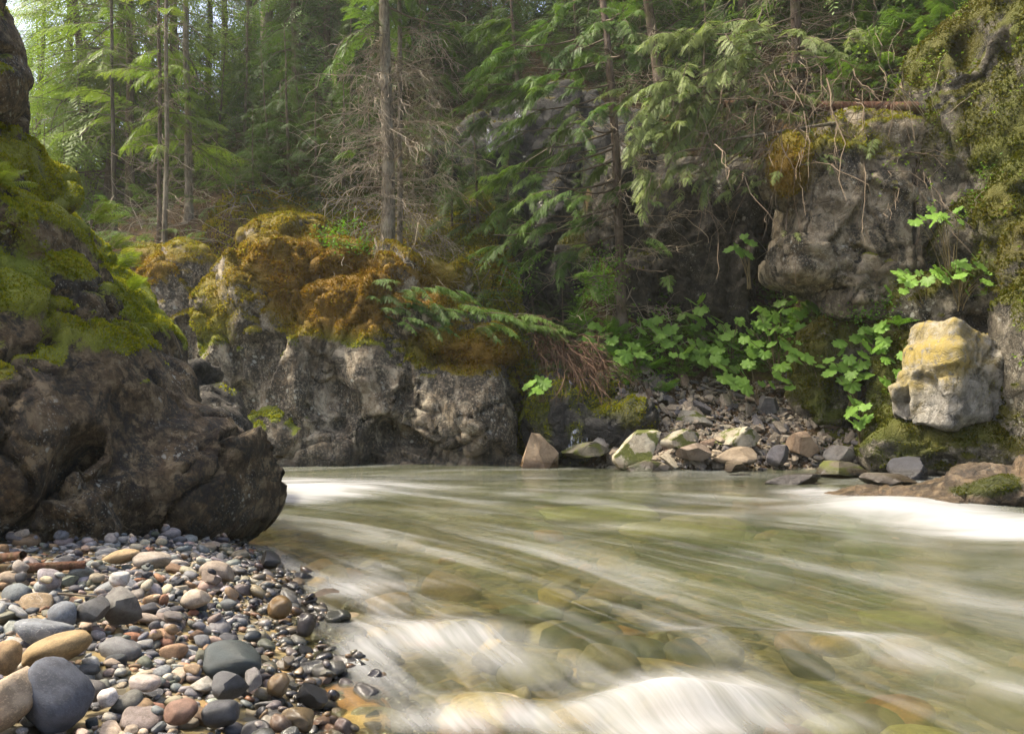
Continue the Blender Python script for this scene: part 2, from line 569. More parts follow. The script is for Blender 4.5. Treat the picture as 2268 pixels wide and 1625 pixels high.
M['moss'] = moss_mat("moss", (0.14, 0.175, 0.010), (0.46, 0.46, 0.032), (0.15, 0.078, 0.007), (0.38, 0.225, 0.022))
M['moss_dark'] = moss_mat("moss_dark", (0.045, 0.062, 0.006), (0.155, 0.165, 0.016), (0.085, 0.055, 0.006), (0.21, 0.135, 0.016))
M['pebble'] = stone_mat("pebble", True)
M['gravel'] = stone_mat("gravel", False)

def soil_mat():
    b = NB("forest_floor")
    p = b.pos()
    n1 = b.noise(p, 0.8, 6, 0.65, 0.5)
    n2 = b.noise(p, 14, 6, 0.75)
    col = b.mix(b.rng(n2, 0.35, 0.65), (0.040, 0.026, 0.013), (0.12, 0.075, 0.036))
    g = b.mix(n2, (0.050, 0.060, 0.008), (0.15, 0.135, 0.018))
    col = b.mix(b.rng(b.math('ADD', n1, b.math('MULTIPLY', b.math('SUBTRACT', b.attr("moss"), 0.5), 0.5)), 0.46, 0.60), col, g)
    return b.surf(b.pbsdf(col, 0.95, b.bump(n2, 0.9, 0.08), 0.1))
M['soil'] = soil_mat()

def bed_mat():
    b = NB("riverbed")
    p = b.pos()
    warp = b.n("VectorMath", {0: p, 1: b.n("VectorMath", {0: b.noise(p, 6, 3, out=1), "Scale": 0.06}, operation='SCALE').outputs[0]}, operation='ADD').outputs[0]
    v = b.n("TexVoronoi", {"Vector": warp, "Scale": 9.0})
    hue = b.n("SeparateColor", {0: v.outputs["Color"]}).outputs[0]
    ramp = b.n("ValToRGB", {0: hue})
    cr = ramp.color_ramp
    cr.elements[0].position, cr.elements[0].color = 0.0, (0.05, 0.043, 0.03, 1)
    cr.elements[1].position, cr.elements[1].color = 1.0, (0.24, 0.15, 0.06, 1)
    for q, c in ((0.3, (0.20, 0.15, 0.06, 1)), (0.55, (0.09, 0.085, 0.065, 1)), (0.8, (0.22, 0.165, 0.07, 1))):
        e = cr.elements.new(q)
        e.color = c
    h = b.rng(v.outputs["Distance"], 0.0, 0.6, 1, 0)
    return b.surf(b.pbsdf(ramp.outputs[0], 0.6, b.bump(h, 0.9, 0.06), 0.3))
M['bed'] = bed_mat()

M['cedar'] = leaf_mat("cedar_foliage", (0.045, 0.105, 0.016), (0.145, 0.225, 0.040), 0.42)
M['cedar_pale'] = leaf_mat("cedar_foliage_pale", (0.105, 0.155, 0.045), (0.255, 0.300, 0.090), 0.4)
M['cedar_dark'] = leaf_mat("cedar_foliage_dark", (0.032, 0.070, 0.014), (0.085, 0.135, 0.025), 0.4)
M['cedar_sun'] = leaf_mat("cedar_foliage_sun", (0.10, 0.18, 0.020), (0.23, 0.30, 0.045), 0.5)  # lit copy of the cedar leaf: sunny brightness painted into its colour
M['fern'] = leaf_mat("fern_leaf", (0.085, 0.215, 0.012), (0.165, 0.32, 0.024), 0.48)
M['fern_sun'] = leaf_mat("fern_leaf_sun", (0.14, 0.20, 0.02), (0.22, 0.27, 0.03), 0.5)  # lit copy of the fern leaf: backlight painted in as a yellower colour
M['club'] = leaf_mat("club_leaf", (0.12, 0.25, 0.028), (0.225, 0.375, 0.065), 0.45, 0.45)
M['bush'] = leaf_mat("bush_leaf", (0.11, 0.19, 0.015), (0.20, 0.29, 0.025), 0.5)
M['bark_pale'] = bark_mat("bark_pale", (0.085, 0.066, 0.045), (0.22, 0.185, 0.130), (0.28, 0.25, 0.18), 1.0, 0.25)
M['bark'] = bark_mat("bark", (0.055, 0.038, 0.026), (0.145, 0.105, 0.075), (0.19, 0.15, 0.11), 1.0, 0.35)
M['bark_dark'] = bark_mat("bark_dark", (0.040, 0.030, 0.022), (0.10, 0.08, 0.058), (0.14, 0.12, 0.09), 1.0, 0.5)
M['log'] = bark_mat("fallen_log", (0.060, 0.026, 0.016), (0.150, 0.075, 0.045), (0.12, 0.10, 0.05), 1.0, 0.4)
M['twig'] = twig_mat("dead_twig", (0.13, 0.10, 0.068), (0.36, 0.30, 0.215))
M['twig_red'] = twig_mat("red_twig", (0.060, 0.034, 0.021), (0.17, 0.10, 0.062))
M['stem'] = twig_mat("plant_stem", (0.10, 0.075, 0.035), (0.19, 0.15, 0.075))
M['twig_brown'] = twig_mat("brown_twig", (0.075, 0.052, 0.034), (0.23, 0.175, 0.115))
M['wood'] = twig_mat("branch_wood", (0.060, 0.043, 0.028), (0.15, 0.115, 0.080))

# ------------------------------------------------------------------ the ground: hillside and riverbed
PROF = [
    (-60, [(10, -1), (13, -.5), (17, 1.0), (22, 2.0), (30, 3), (45, 4), (80, 6), (140, 12)]),
    (-14, [(12, -1), (13.8, -.5), (15.5, 1.8), (20, 4.4), (26, 5.2), (45, 7), (80, 9), (140, 14)]),
    (-6, [(13, -1), (14.4, -.5), (15.2, 2.4), (17, 4.6), (22, 9.0), (27, 12.5), (45, 20), (80, 30), (140, 40)]),
    (-0.6, [(13, -1), (14.6, -.5), (15.3, 2.3), (17, 4.7), (22, 9.3), (27, 13.5), (45, 20), (80, 30), (140, 40)]),
    (0.9, [(13, -.8), (14.2, 0), (15.2, .6), (17.2, 1.4), (18.8, 2.6), (20.2, 8.2), (24, 12), (27, 14), (45, 20), (80, 30), (140, 40)]),
    (1.9, [(12.4, -.6), (13.3, 0), (13.8, .6), (14.3, 1.35), (15.2, 2.1), (16.4, 2.7), (17.6, 5.2), (20, 8.4), (26, 14), (45, 21), (80, 30), (140, 40)]),
    (3, [(12, -.6), (12.95, 0), (14.7, 1.2), (15.2, 1.8), (16.3, 2.5), (17.3, 5.2), (20, 8.6), (26, 14), (45, 21), (80, 30), (140, 40)]),
    (5, [(12, -.6), (12.95, 0), (14.7, 1.15), (15.2, 1.75), (16.2, 2.3), (16.7, 5.4), (20, 9.2), (26, 14.5), (45, 21), (80, 30), (140, 40)]),
    (6.4, [(11.6, -.6), (12.6, 0), (13.4, .8), (14.3, 3), (15.2, 6.4), (20, 11.5), (26, 15), (45, 21), (80, 30), (140, 40)]),
    (8, [(10.6, -.6), (11.9, 0), (12.6, 1), (13.4, 4), (14.6, 8), (20, 12.5), (26, 15.5), (45, 22), (80, 30), (140, 40)]),
    (12, [(7.5, -.6), (9.0, 0), (10.4, 3.2), (12, 7), (20, 13), (30, 18), (45, 23), (80, 32), (140, 40)]),
    (60, [(7.5, -.6), (9.0, 0), (10.4, 3.2), (12, 7), (20, 13), (30, 18), (45, 23), (80, 32), (140, 40)]),
]
_px = np.array([p[0] for p in PROF], float)

def base_height(x, y):
    x = np.asarray(x, float)
    y = np.asarray(y, float)
    zs = np.stack([np.interp(y, [q[0] for q in pr], [q[1] for q in pr]) for _, pr in PROF], -1)
    i = np.clip(np.searchsorted(_px, x) - 1, 0, len(_px) - 2)
    t = np.clip((x - _px[i]) / (_px[i + 1] - _px[i]), 0, 1)
    t = t * t * (3 - 2 * t)
    a = np.take_along_axis(zs, i[..., None], -1)[..., 0]
    b = np.take_along_axis(zs, (i + 1)[..., None], -1)[..., 0]
    return a * (1 - t) + b * t

def hill(x, y):
    x = np.asarray(x, float)
    y = np.asarray(y, float)
    z = base_height(x, y)
    q = np.stack([x, y, 0 * x], -1)
    amp = sstep(13.5, 17, y)
    talus = sstep(1.9, 2.6, x) * sstep(7.2, 6.2, x) * sstep(16, 15, y)
    return z + amp * (1 - 0.8 * talus) * (0.55 * fbm(q * 0.35, 4) + 0.22 * fbm(q * 1.5 + 5, 3)) + (1 - amp) * 0.08 * fbm(q * 1.2, 3)

def ray_hill(px, py, d0=12.6, d1=26.0):
    """distance at which the ground is met when looking through (px, py)"""
    ds = np.arange(d0, d1, .04)
    x = (px - 1134.0) / FPX * ds
    z = CAM_H - (py - 900.0) / FPX * ds
    h = hill(x, ds)
    i = np.argmax(h > z)
    return float(ds[i]) if h[i] > z[i] else 15.0

SH_Y = np.array([-4, 1.5, 2.46, 2.78, 3.36, 3.96, 4.68, 5.4, 6.03, 6.8, 7.6, 9, 20])
SH_X = np.array([-.45, -.50, -.55, -.64, -.82, -.97, -1.27, -1.7, -2.05, -3.0, -6, -12, -30])

def bed(x, y):
    """riverbed and the pebble bar on the left"""
    x = np.asarray(x, float)
    y = np.asarray(y, float)
    d = np.interp(y, SH_Y, SH_X) - x                       # distance inland
    q = np.stack([x, y, 0 * x], -1)
    n = 0.05 * fbm(q * 0.9, 4) + 0.02 * fbm(q * 3 + 3, 3)
    bar = np.where(d > 0, 0.36 * (1 - np.exp(-d * 0.75)), 0)
    deep = -0.60 * (1 - np.exp(np.minimum(d, 0) * 0.55))
    shoal = 0.30 * np.exp(-(((x - 1.4) / 2.0) ** 2 + ((y - 8.3) / 1.1) ** 2)) + 0.25 * np.exp(-(((x - 0.6) / 0.9) ** 2 + ((y - 3.4) / 0.7) ** 2))
    return bar + deep + np.where(d < 0, shoal, 0) * sstep(0, 0.6, -d) + n * sstep(-0.2, 0.6, np.abs(d)) - 0.03

def grid(xs, ys, fn):
    X, Y = np.meshgrid(xs, ys)
    Z = fn(X, Y)
    V = np.stack([X, Y, Z], -1).reshape(-1, 3)
    ny, nx = X.shape
    i = (np.arange(ny - 1)[:, None] * nx + np.arange(nx - 1)[None]).ravel()
    Q = np.stack([i, i + 1, i + nx + 1, i + nx], 1)
    return V, Q

def axis(pts):
    out = []
    for a, b, s in pts:
        out.append(np.arange(a, b, s))
    out.append([pts[-1][1]])
    return np.concatenate(out)

V, Q = grid(axis([(-60, -14, 1.5), (-14, 12, 0.13), (12, 60, 1.5)]), axis([(7.5, 12, 0.4), (12, 26, 0.12), (26, 46, 0.35), (46, 140, 2.5)]), hill)
# smaller bumps under the moss
N = vnormals(V, Q)
nr = (V[:, 1] < 30) & (np.abs(V[:, 0]) < 14)
V[nr] += N[nr] * (0.05 * fbm(V[nr] * 4, 3))[:, None]
o = kind(link("hillside", mesh_np("hillside", V, Q, [M['soil']], {"moss": sstep(-.2, .9, fbm(V * 0.5 + 2, 3) + 1.2 * sstep(1.0, -.8, V[:, 0]) * sstep(-7.5, -5, V[:, 0]) * sstep(20, 16, V[:, 1]))})), "structure")
HILLV, HILLQ, HILLO = V, Q, o
V, Q = grid(axis([(-60, -4, 2.0), (-4, 9, 0.09), (9, 60, 2.0)]), axis([(-60, -2, 2), (-2, 15, 0.09)]), bed)
kind(link("riverbed", mesh_np("riverbed", V, Q, [M['bed']])), "structure")

# ------------------------------------------------------------------ moss carpets on rock
def moss_tufts(V, Q, moss, hue, size, density, seed, name, parent, jitter=0.35, lim=0.45, mat='moss'):
    rng = np.random.RandomState(seed)
    Nf = np.cross(V[Q[:, 2]] - V[Q[:, 0]], V[Q[:, 3]] - V[Q[:, 1]])
    area = 0.5 * np.linalg.norm(Nf, axis=1)
    mf = moss[Q].mean(1)
    w = area * sstep(lim - 0.08, lim + 0.2, mf)
    n = int(w.sum() * density)
    if n < 4:
        return None
    f = rng.choice(len(Q), n, p=w / w.sum())
    a, b = rng.rand(n, 1), rng.rand(n, 1)
    q = V[Q[f]]
    p = (q[:, 0] * (1 - a) + q[:, 1] * a) * (1 - b) + (q[:, 3] * (1 - a) + q[:, 2] * a) * b
    nn = Nf[f] / (np.linalg.norm(Nf[f], axis=1, keepdims=True) + 1e-9)
    up = nn + np.array([0, 0, 0.25]) + rng.normal(0, 0.35, (n, 3))
    up /= np.linalg.norm(up, axis=1, keepdims=True)
    s = size * rng.uniform(0.55, 1.35, n) * (0.6 + 0.7 * fbm(p * 5, 2))
    r = rng.normal(0, 1, (n, 3))
    u = np.cross(up, r)
    u /= np.linalg.norm(u, axis=1, keepdims=True) + 1e-9
    w2 = np.cross(up, u)
    base = p - up * (0.25 * s)[:, None]
    h = s[:, None]
    # a small leafy sprig: two crossed leaves
    vs = np.stack([base - u * h * 0.34, base + u * h * 0.34, base + up * h + u * h * 0.12, base + up * h * 0.8 - u * h * 0.3,
                   base - w2 * h * 0.34, base + w2 * h * 0.34, base + up * h * 0.95 + w2 * h * 0.15, base + up * h * 0.75 - w2 * h * 0.3], 1)
    i = np.arange(n)[:, None] * 8
    F = np.concatenate([i + np.array([0, 1, 2, 3]), i + np.array([4, 5, 6, 7])])
    val = np.clip(rng.rand(n) * 0.7 + 0.3 * fbm(p * 3, 2) + 0.1, 0, 1)
    hv = np.clip(hue[Q[f]].mean(1) + rng.normal(0, jitter * 0.5, n), 0, 1)
    me = mesh_np(name, vs.reshape(-1, 3), F, [M[mat]], {"v": np.repeat(val, 8), "mosshue": np.repeat(hv, 8)}, False)
    o = link("moss", me, parent)
    return kind(o, "stuff")

def build_rock(name, prims, cell, mat, k=0.2, rough={}, mossfn=None, huefn=None, wetfn=None, yellowfn=None, tuft=None, seed=0, lo=None, hi=None, post=None):
    V, Q = rock_solid(prims, cell, k, lo, hi)
    V = roughen(V, Q, seed=seed * 3.7, **rough)
    if post is not None:
        V = post(V, vnormals(V, Q))
    N = vnormals(V, Q)
    ms = np.clip(mossfn(V, N), 0, 1) if mossfn else np.zeros(len(V))
    # moss makes soft cushions
    if mossfn:
        V = V + N * (sstep(0.35, 0.8, ms) * (0.03 + 0.05 * fbm(V * 2.2 + seed, 3) + 0.025 * fbm(V * 7, 2)))[:, None]
    hue = np.clip(huefn(V, N), 0, 1) if huefn else np.zeros(len(V))
    at = {"moss": ms, "mosshue": hue, "wet": np.clip(wetfn(V, N), 0, 1) if wetfn else np.zeros(len(V))}
    if yellowfn:
        at["yellow"] = np.clip(yellowfn(V, N), 0, 1)
    o = link(name, mesh_np(name, V, Q, [mat], at))
    if tuft:
        moss_tufts(V, Q, ms, hue, tuft[0], tuft[1], seed + 50, name + "_moss", o, mat='moss_dark' if len(tuft) > 2 else 'moss')
    return o, V, Q, N, ms

def blob(V, px, py, rx, ry, d=None):
    """soft spot on a rock, given where the photograph shows it and how far away it lies"""
    u = pix(V)
    g = np.exp(-(((u[:, 0] - px) / rx) ** 2 + ((u[:, 1] - py) / ry) ** 2))
    return g

def _hill_moss():
    c = HILLV[HILLQ].mean(1)
    s = (c[:, 0] > -6.5) & (c[:, 0] < .9) & (c[:, 1] > 14.8) & (c[:, 1] < 19.5)
    u = pix(HILLV)
    ms = .55 + .45 * fbm(HILLV * .9 + 3, 4) + .5 * np.exp(-(((u[:, 0] - 690) / 180) ** 2 + ((u[:, 1] - 540) / 110) ** 2)) - .5 * sstep(17, 19.5, HILLV[:, 1])
    hue = .45 + .5 * fbm(HILLV * .7, 3) + .4 * np.exp(-(((u[:, 0] - 700) / 150) ** 2 + ((u[:, 1] - 560) / 90) ** 2))
    moss_tufts(HILLV, HILLQ[s], np.clip(ms, 0, 1), np.clip(hue, 0, 1), .085, 900, 77, "hillside_moss", HILLO)
_hill_moss()

E = prim
ROCKS = {}
# --- the big boulder on the left
lr = [
    E(380, 1085, 6.1, 185, 150, 0.9, 12), E(440, 1040, 6.25, 130, 135, 0.7, 25), E(240, 920, 5.9, 150, 215, 0.85, -27),
    E(70, 780, 5.6, 170, 235, 0.9, -24), E(20, 1010, 5.2, 240, 220, 0.85), E(170, 1080, 5.5, 230, 150, 0.8, 5),
    E(-90, 660, 5.4, 180, 270, 1.0), E(-75, 110, 5.7, 85, 150, 0.6, -8, k=.05),
    E(-35, 225, 5.9, 48, 90, 0.5, 0, k=.05),
    E(40, 530, 5.35, 70, 50, 0.35, 15, k=.08), E(105, 530, 5.7, 70, 45, 0.5, 35, k=.05), E(30, 430, 5.9, 80, 50, 0.5, 38, k=.05),
    E(70, 385, 6.1, 36, 90, 0.4, -35, k=.05), E(180, 610, 6.0, 60, 45, 0.45, 42, k=.05), E(150, 660, 5.6, 90, 50, 0.4, 35, k=.08),
    E(240, 625, 6.8, 36, 205, 0.5, -41, k=.06), E(355, 745, 6.9, 34, 80, 0.4, -38, k=.05), E(300, 770, 6.5, 45, 110, 0.4, -28, k=.06),
    E(385, 860, 6.4, 40, 55, 0.35, -20, k=.06), E(55, 930, 4.95, 70, 60, 0.25, 0, k=.1), E(110, 1120, 4.95, 90, 70, 0.3, 20, k=.08),
    E(500, 1060, 6.3, 80, 110, 0.5, -15, k=.08),
    E(165, 1030, 4.95, 26, 120, 0.30, 30, k=.05, sub=True), E(60, 1120, 4.6, 20, 90, 0.25, 50, k=.06, sub=True),
    E(250, 800, 5.15, 18, 110, 0.2, -35, k=.06, sub=True), E(455, 1000, 5.65, 9, 90, 0.16, 25, k=.04, sub=True),
]
def lr_moss(V, N):
    u = pix(V)
    edge = sstep(60, 0, np.abs((u[:, 0] - 250) * 0.68 - (u[:, 1] - 560) * 0.73))
    a = 0.55 * sstep(0.25, 0.8, N[:, 2]) + 0.75 * fbm(V * 2.2 + 4, 5, 0.65) + 0.16
    a = a + 0.35 * blob(V, 60, 680, 220, 110) + 0.3 * blob(V, 290, 680, 60, 60) + 0.22 * blob(V, 260, 780, 70, 90) + 0.25 * blob(V, 20, 580, 60, 80)
    a = a + .4 * blob(V, 95, 410, 80, 90) + .35 * blob(V, 20, 330, 50, 60)
    a = a - 0.55 * sstep(760, 900, u[:, 1]) - 0.35 * blob(V, 200, 640, 70, 40) - 0.3 * blob(V, 330, 690, 60, 25)
    return a + 0.25 * sstep(6.45, 6.8, V[:, 1]) * sstep(800, 700, u[:, 1])
ROCKS['left'] = build_rock("boulder", lr, 0.030, M['left_rock'], 0.16,
    dict(big=(0.6, 0.10), facet=(0.85, 0.17), crack=(0.7, 0.10, 0.03), fine=(6, 0.008)), lr_moss,
    lambda V, N: 0.06 + 0.25 * fbm(V * 1.5, 3), lambda V, N: 0.9 * sstep(0.35, 0.0, V[:, 2]) + 0.3 * sstep(0.1, .5, fbm(V * .8, 3)), tuft=(0.026, 6500), seed=1,
    lo=(-6.6, 4.0, -0.5), hi=(-1.7, 8.2, 4.6))
tag(ROCKS['left'][0], "huge dark brown boulder with sunlit moss on its ridge, rising beside the pebble beach", "boulder")

# --- rounded block behind it, in the water
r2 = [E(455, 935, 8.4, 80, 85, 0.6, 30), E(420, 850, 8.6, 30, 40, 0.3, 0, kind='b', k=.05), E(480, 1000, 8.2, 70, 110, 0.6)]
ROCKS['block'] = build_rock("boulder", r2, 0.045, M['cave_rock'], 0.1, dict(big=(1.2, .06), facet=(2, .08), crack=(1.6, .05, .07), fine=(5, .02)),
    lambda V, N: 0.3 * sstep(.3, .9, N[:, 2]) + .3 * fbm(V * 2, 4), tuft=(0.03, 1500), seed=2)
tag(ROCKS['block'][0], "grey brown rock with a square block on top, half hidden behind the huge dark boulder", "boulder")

# --- the rock face across the river
cf = [
    E(1055, 925, 14.6, 105, 140, 1.1, 0), E(985, 960, 14.4, 110, 80, 0.8, -18, k=.08), E(900, 900, 14.7, 110, 150, 1.0, 8),
    E(830, 850, 14.8, 90, 160, 1.0, 10), E(690, 870, 14.7, 110, 190, 1.0, 10), E(610, 800, 14.9, 110, 260, 1.1, -6),
    E(500, 850, 14.8, 90, 220, 1.0, 0), E(400, 800, 15.2, 120, 260, 1.2), E(260, 820, 15.6, 160, 240, 1.3),
    E(1010, 1035, 14.3, 180, 45, 0.7, 0, k=.1), E(700, 1000, 14.2, 130, 70, 0.7, -8, k=.12), E(600, 980, 14.0, 70, 80, 0.6, k=.12),
    E(780, 990, 14.1, 30, 80, 0.4, 8, k=.08), E(940, 930, 14.05, 42, 105, 0.35, 35, k=.07), E(1000, 870, 14.05, 45, 80, 0.3, -25, k=.07),
    # the mossy shelves above
    E(700, 600, 15.4, 150, 70, 0.9, -8), E(640, 540, 15.8, 120, 60, 0.9, 0), E(780, 680, 14.7, 75, 65, 0.6, 0, k=.12), E(715, 690, 14.7, 55, 60, 0.5, k=.1),
    E(1050, 770, 14.6, 110, 45, 0.8, 8, k=.12), E(960, 720, 14.9, 110, 60, 0.9, 10), E(980, 610, 15.6, 60, 40, 0.5, 15, k=.1), E(330, 590, 15.6, 70, 45, 0.7, k=.12),
    E(560, 640, 15.4, 80, 80, 0.8), E(870, 640, 15.3, 90, 80, 0.8),
    # hollows and joints
    E(905, 978, 13.2, 115, 26, 0.95, 24, k=.06, sub=True), E(835, 965, 13.3, 38, 56, 1.1, 10, k=.06, sub=True), E(1010, 985, 13.2, 85, 12, 0.75, -24, k=.04, sub=True),
    E(890, 860, 13.7, 10, 110, 0.25, 12, k=.05, sub=True), E(745, 760, 13.9, 14, 90, 0.3, 22, k=.06, sub=True), E(1060, 955, 13.4, 110, 5, 0.25, 2, k=.03, sub=True),
]
def cf_moss(V, N):
    a = 0.55 * sstep(0.2, 0.75, N[:, 2]) + 0.32 * fbm(V * 1.3 + 8, 5, 0.6) - 0.05 + .12 * sstep(800, 690, pix(V)[:, 1])
    for g in ((700, 590, 190, 70, .6), (780, 690, 85, 70, .9), (640, 540, 130, 60, .5), (1050, 785, 115, 36, 1.1), (960, 760, 70, 50, .6), (720, 700, 60, 60, .6), (330, 590, 70, 40, .6),
              (655, 860, 26, 110, .55), (540, 900, 55, 110, .45), (840, 870, 16, 70, .4), (470, 720, 70, 90, .45), (620, 690, 40, 60, .3), (650, 980, 40, 12, .5), (980, 620, 60, 40, .7), (1150, 840, 20, 70, .6)):
        a = a + g[4] * blob(V, *g[:4])
    a = a - 0.5 * blob(V, 960, 930, 150, 100) - 0.35 * blob(V, 740, 880, 60, 110) - 0.3 * sstep(940, 1000, pix(V)[:, 1])
    return a
def cf_hue(V, N):
    u = pix(V)
    return 0.15 + .3 * sstep(780, 680, u[:, 1]) + 0.95 * blob(V, 790, 660, 190, 90) + 0.95 * blob(V, 1060, 790, 130, 55) + .5 * blob(V, 330, 600, 80, 50) + .45 * blob(V, 660, 560, 150, 70) - 0.9 * sstep(735, 800, u[:, 1]) * sstep(900, 840, u[:, 0]) + 0.2 * fbm(V * 2, 3)
ROCKS['face'] = build_rock("river_cliff", cf, 0.052, M['cliff'], 0.16,
    dict(big=(0.8, 0.10), facet=(0.8, 0.20), crack=(0.6, 0.13, 0.03), fine=(4, 0.02), stretch=(1, 1, .7)), cf_moss, cf_hue,
    lambda V, N: 0.9 * sstep(0.35, 0.0, V[:, 2]) + .5 * blob(V, 900, 1000, 150, 40), tuft=(0.055, 1500), seed=4,
    lo=(-8.6, 13.0, -0.6), hi=(0.9, 17.6, 4.9))
tag(ROCKS['face'][0], "grey stained rock face with hanging golden moss, rising from the far water", "cliff")

# --- dark wet cliff in the gully behind, with the trickling falls
wc = [E(1110, 440, 19.6, 150, 200, 1.1), E(1250, 400, 19.8, 140, 210, 1.2), E(1380, 450, 19.2, 110, 210, 1.2), E(1180, 600, 19.0, 150, 110, 1.0), E(1010, 520, 19.4, 90, 200, 1.0),
      E(1300, 650, 18.0, 110, 120, 1.0), E(1120, 700, 18.2, 90, 90, .9), E(1060, 560, 18.3, 50, 90, .7), E(1215, 470, 18.6, 40, 70, .5, k=.1), E(1340, 560, 17.9, 50, 60, .5, k=.1)]
ROCKS['wet'] = build_rock("wet_cliff", wc, 0.085, M['wet_cliff'], 0.12, dict(big=(.6, .22), facet=(.8, .28), crack=(.8, .10, .08), fine=(3, .05), stretch=(1, 1, .6)),
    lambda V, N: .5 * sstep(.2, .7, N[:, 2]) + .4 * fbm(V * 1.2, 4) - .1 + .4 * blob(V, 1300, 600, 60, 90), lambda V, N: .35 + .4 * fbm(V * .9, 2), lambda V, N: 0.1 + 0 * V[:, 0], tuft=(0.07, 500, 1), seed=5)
tag(ROCKS['wet'][0], "black wet cliff deep in the gully behind the hanging cedar boughs", "cliff")

# --- walls round the dark hollow on the right
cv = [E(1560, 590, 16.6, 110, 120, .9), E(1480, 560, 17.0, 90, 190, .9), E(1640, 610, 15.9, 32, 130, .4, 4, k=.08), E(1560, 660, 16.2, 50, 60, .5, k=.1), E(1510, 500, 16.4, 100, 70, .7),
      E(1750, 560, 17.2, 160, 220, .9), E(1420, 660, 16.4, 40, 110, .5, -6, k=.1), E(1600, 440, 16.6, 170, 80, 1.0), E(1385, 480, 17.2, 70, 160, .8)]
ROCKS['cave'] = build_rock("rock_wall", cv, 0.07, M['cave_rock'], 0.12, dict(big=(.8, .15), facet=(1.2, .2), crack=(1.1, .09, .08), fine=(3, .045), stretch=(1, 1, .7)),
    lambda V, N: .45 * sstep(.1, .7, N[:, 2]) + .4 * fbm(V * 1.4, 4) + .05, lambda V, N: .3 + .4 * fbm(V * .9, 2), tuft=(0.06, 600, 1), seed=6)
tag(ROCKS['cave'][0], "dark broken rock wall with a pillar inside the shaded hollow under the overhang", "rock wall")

# --- the overhanging rock
ov = [E(1890, 500, 13.9, 150, 150, .9, 12, kind='b', k=.12), E(1960, 590, 13.7, 100, 120, .7, 15, kind='b', k=.1), E(1990, 430, 13.9, 120, 130, .9, 0, kind='b'), E(1830, 420, 13.9, 90, 110, .8, 8),
      E(1745, 385, 13.7, 58, 80, .6, 6, k=.08), E(1920, 660, 13.7, 60, 55, .5, 35, kind='b', k=.08), E(1900, 330, 14.3, 170, 70, 1.0),
      E(2030, 470, 12.95, 6, 200, .3, 3, k=.03, sub=True), E(1930, 560, 12.95, 60, 5, .2, 20, k=.03, sub=True)]
ROCKS['over'] = build_rock("overhanging_rock", ov, 0.05, M['overhang'], 0.12, dict(big=(.8, .09), facet=(0.9, .20), crack=(.7, .09, .03), fine=(4, .018)),
    lambda V, N: .45 * sstep(.35, .9, N[:, 2]) + .28 * fbm(V * 1.5, 4) + 0.95 * blob(V, 1740, 380, 60, 75) + .45 * blob(V, 1900, 520, 40, 60) + .5 * blob(V, 1990, 640, 60, 50) + .4 * blob(V, 1840, 620, 40, 30) + .6 * blob(V, 1880, 310, 170, 60) + .3 * blob(V, 2000, 400, 50, 90) + .35 * blob(V, 1840, 440, 40, 70) - .08,
    lambda V, N: .25 + .7 * blob(V, 1740, 380, 80, 90), tuft=(0.045, 1500), seed=7)
tag(ROCKS['over'][0], "grey lichened rock overhanging the shaded hollow, a golden moss cushion on its shoulder", "rock")

# --- mossy wall on the far right
rw = [E(2130, 300, 13.6, 130, 260, 1.0), E(2240, 260, 13.0, 130, 330, 1.1), E(2190, 560, 13.2, 140, 170, .9), E(2300, 620, 12.3, 130, 300, 1.1), E(2250, 880, 12.1, 130, 170, .9), E(2080, 700, 13.0, 110, 110, .8),
      E(2020, 870, 12.9, 90, 130, .7, 20), E(2060, 990, 12.2, 150, 80, .8), E(2230, 1000, 11.9, 150, 75, .9), E(2105, 1000, 11.75, 105, 62, .6), E(2520, 700, 10.6, 140, 420, 1.4), E(1960, 960, 12.7, 60, 90, .6, 20), E(2400, 800, 11.0, 160, 420, 1.2), E(2400, 300, 12.4, 200, 420, 1.2),
      E(1990, 760, 13.2, 60, 60, .5, k=.1), E(1850, 800, 14.0, 70, 80, .5, 10, k=.1), E(1860, 730, 14.3, 80, 60, .6), E(1800, 890, 13.9, 60, 50, .45, 0, kind='b', k=.08),
      E(2140, 120, 12.9, 25, 60, .4, k=.08, sub=True), E(2010, 700, 12.5, 16, 60, .3, -30, k=.06, sub=True), E(2060, 1030, 11.2, 70, 14, .4, 0, k=.06, sub=True)]
ROCKS['wall'] = build_rock("mossy_cliff", rw, 0.062, M['wall_rock'], 0.14, dict(big=(.7, .13), facet=(0.9, .22), crack=(.8, .08, .04), fine=(4, .022), stretch=(1, 1, .7)),
    lambda V, N: .42 * sstep(.0, .6, N[:, 2]) + .42 * fbm(V * 1.2 + 3, 5, .6) + .46 - .3 * blob(V, 2100, 480, 50, 120) - .3 * blob(V, 2190, 700, 60, 50),
    lambda V, N: .16 + .45 * fbm(V * .9, 3), lambda V, N: .8 * sstep(.4, 0, V[:, 2]) + .3 * sstep(.1, .5, fbm(V * .7 + 4, 3)), tuft=(0.05, 1500, 1), seed=8, lo=(5.0, 10.0, -.5), hi=(12.5, 15.2, 8.6))
tag(ROCKS['wall'][0], "steep dark cliff wrapped in olive moss behind the yellow-topped boulder", "cliff")

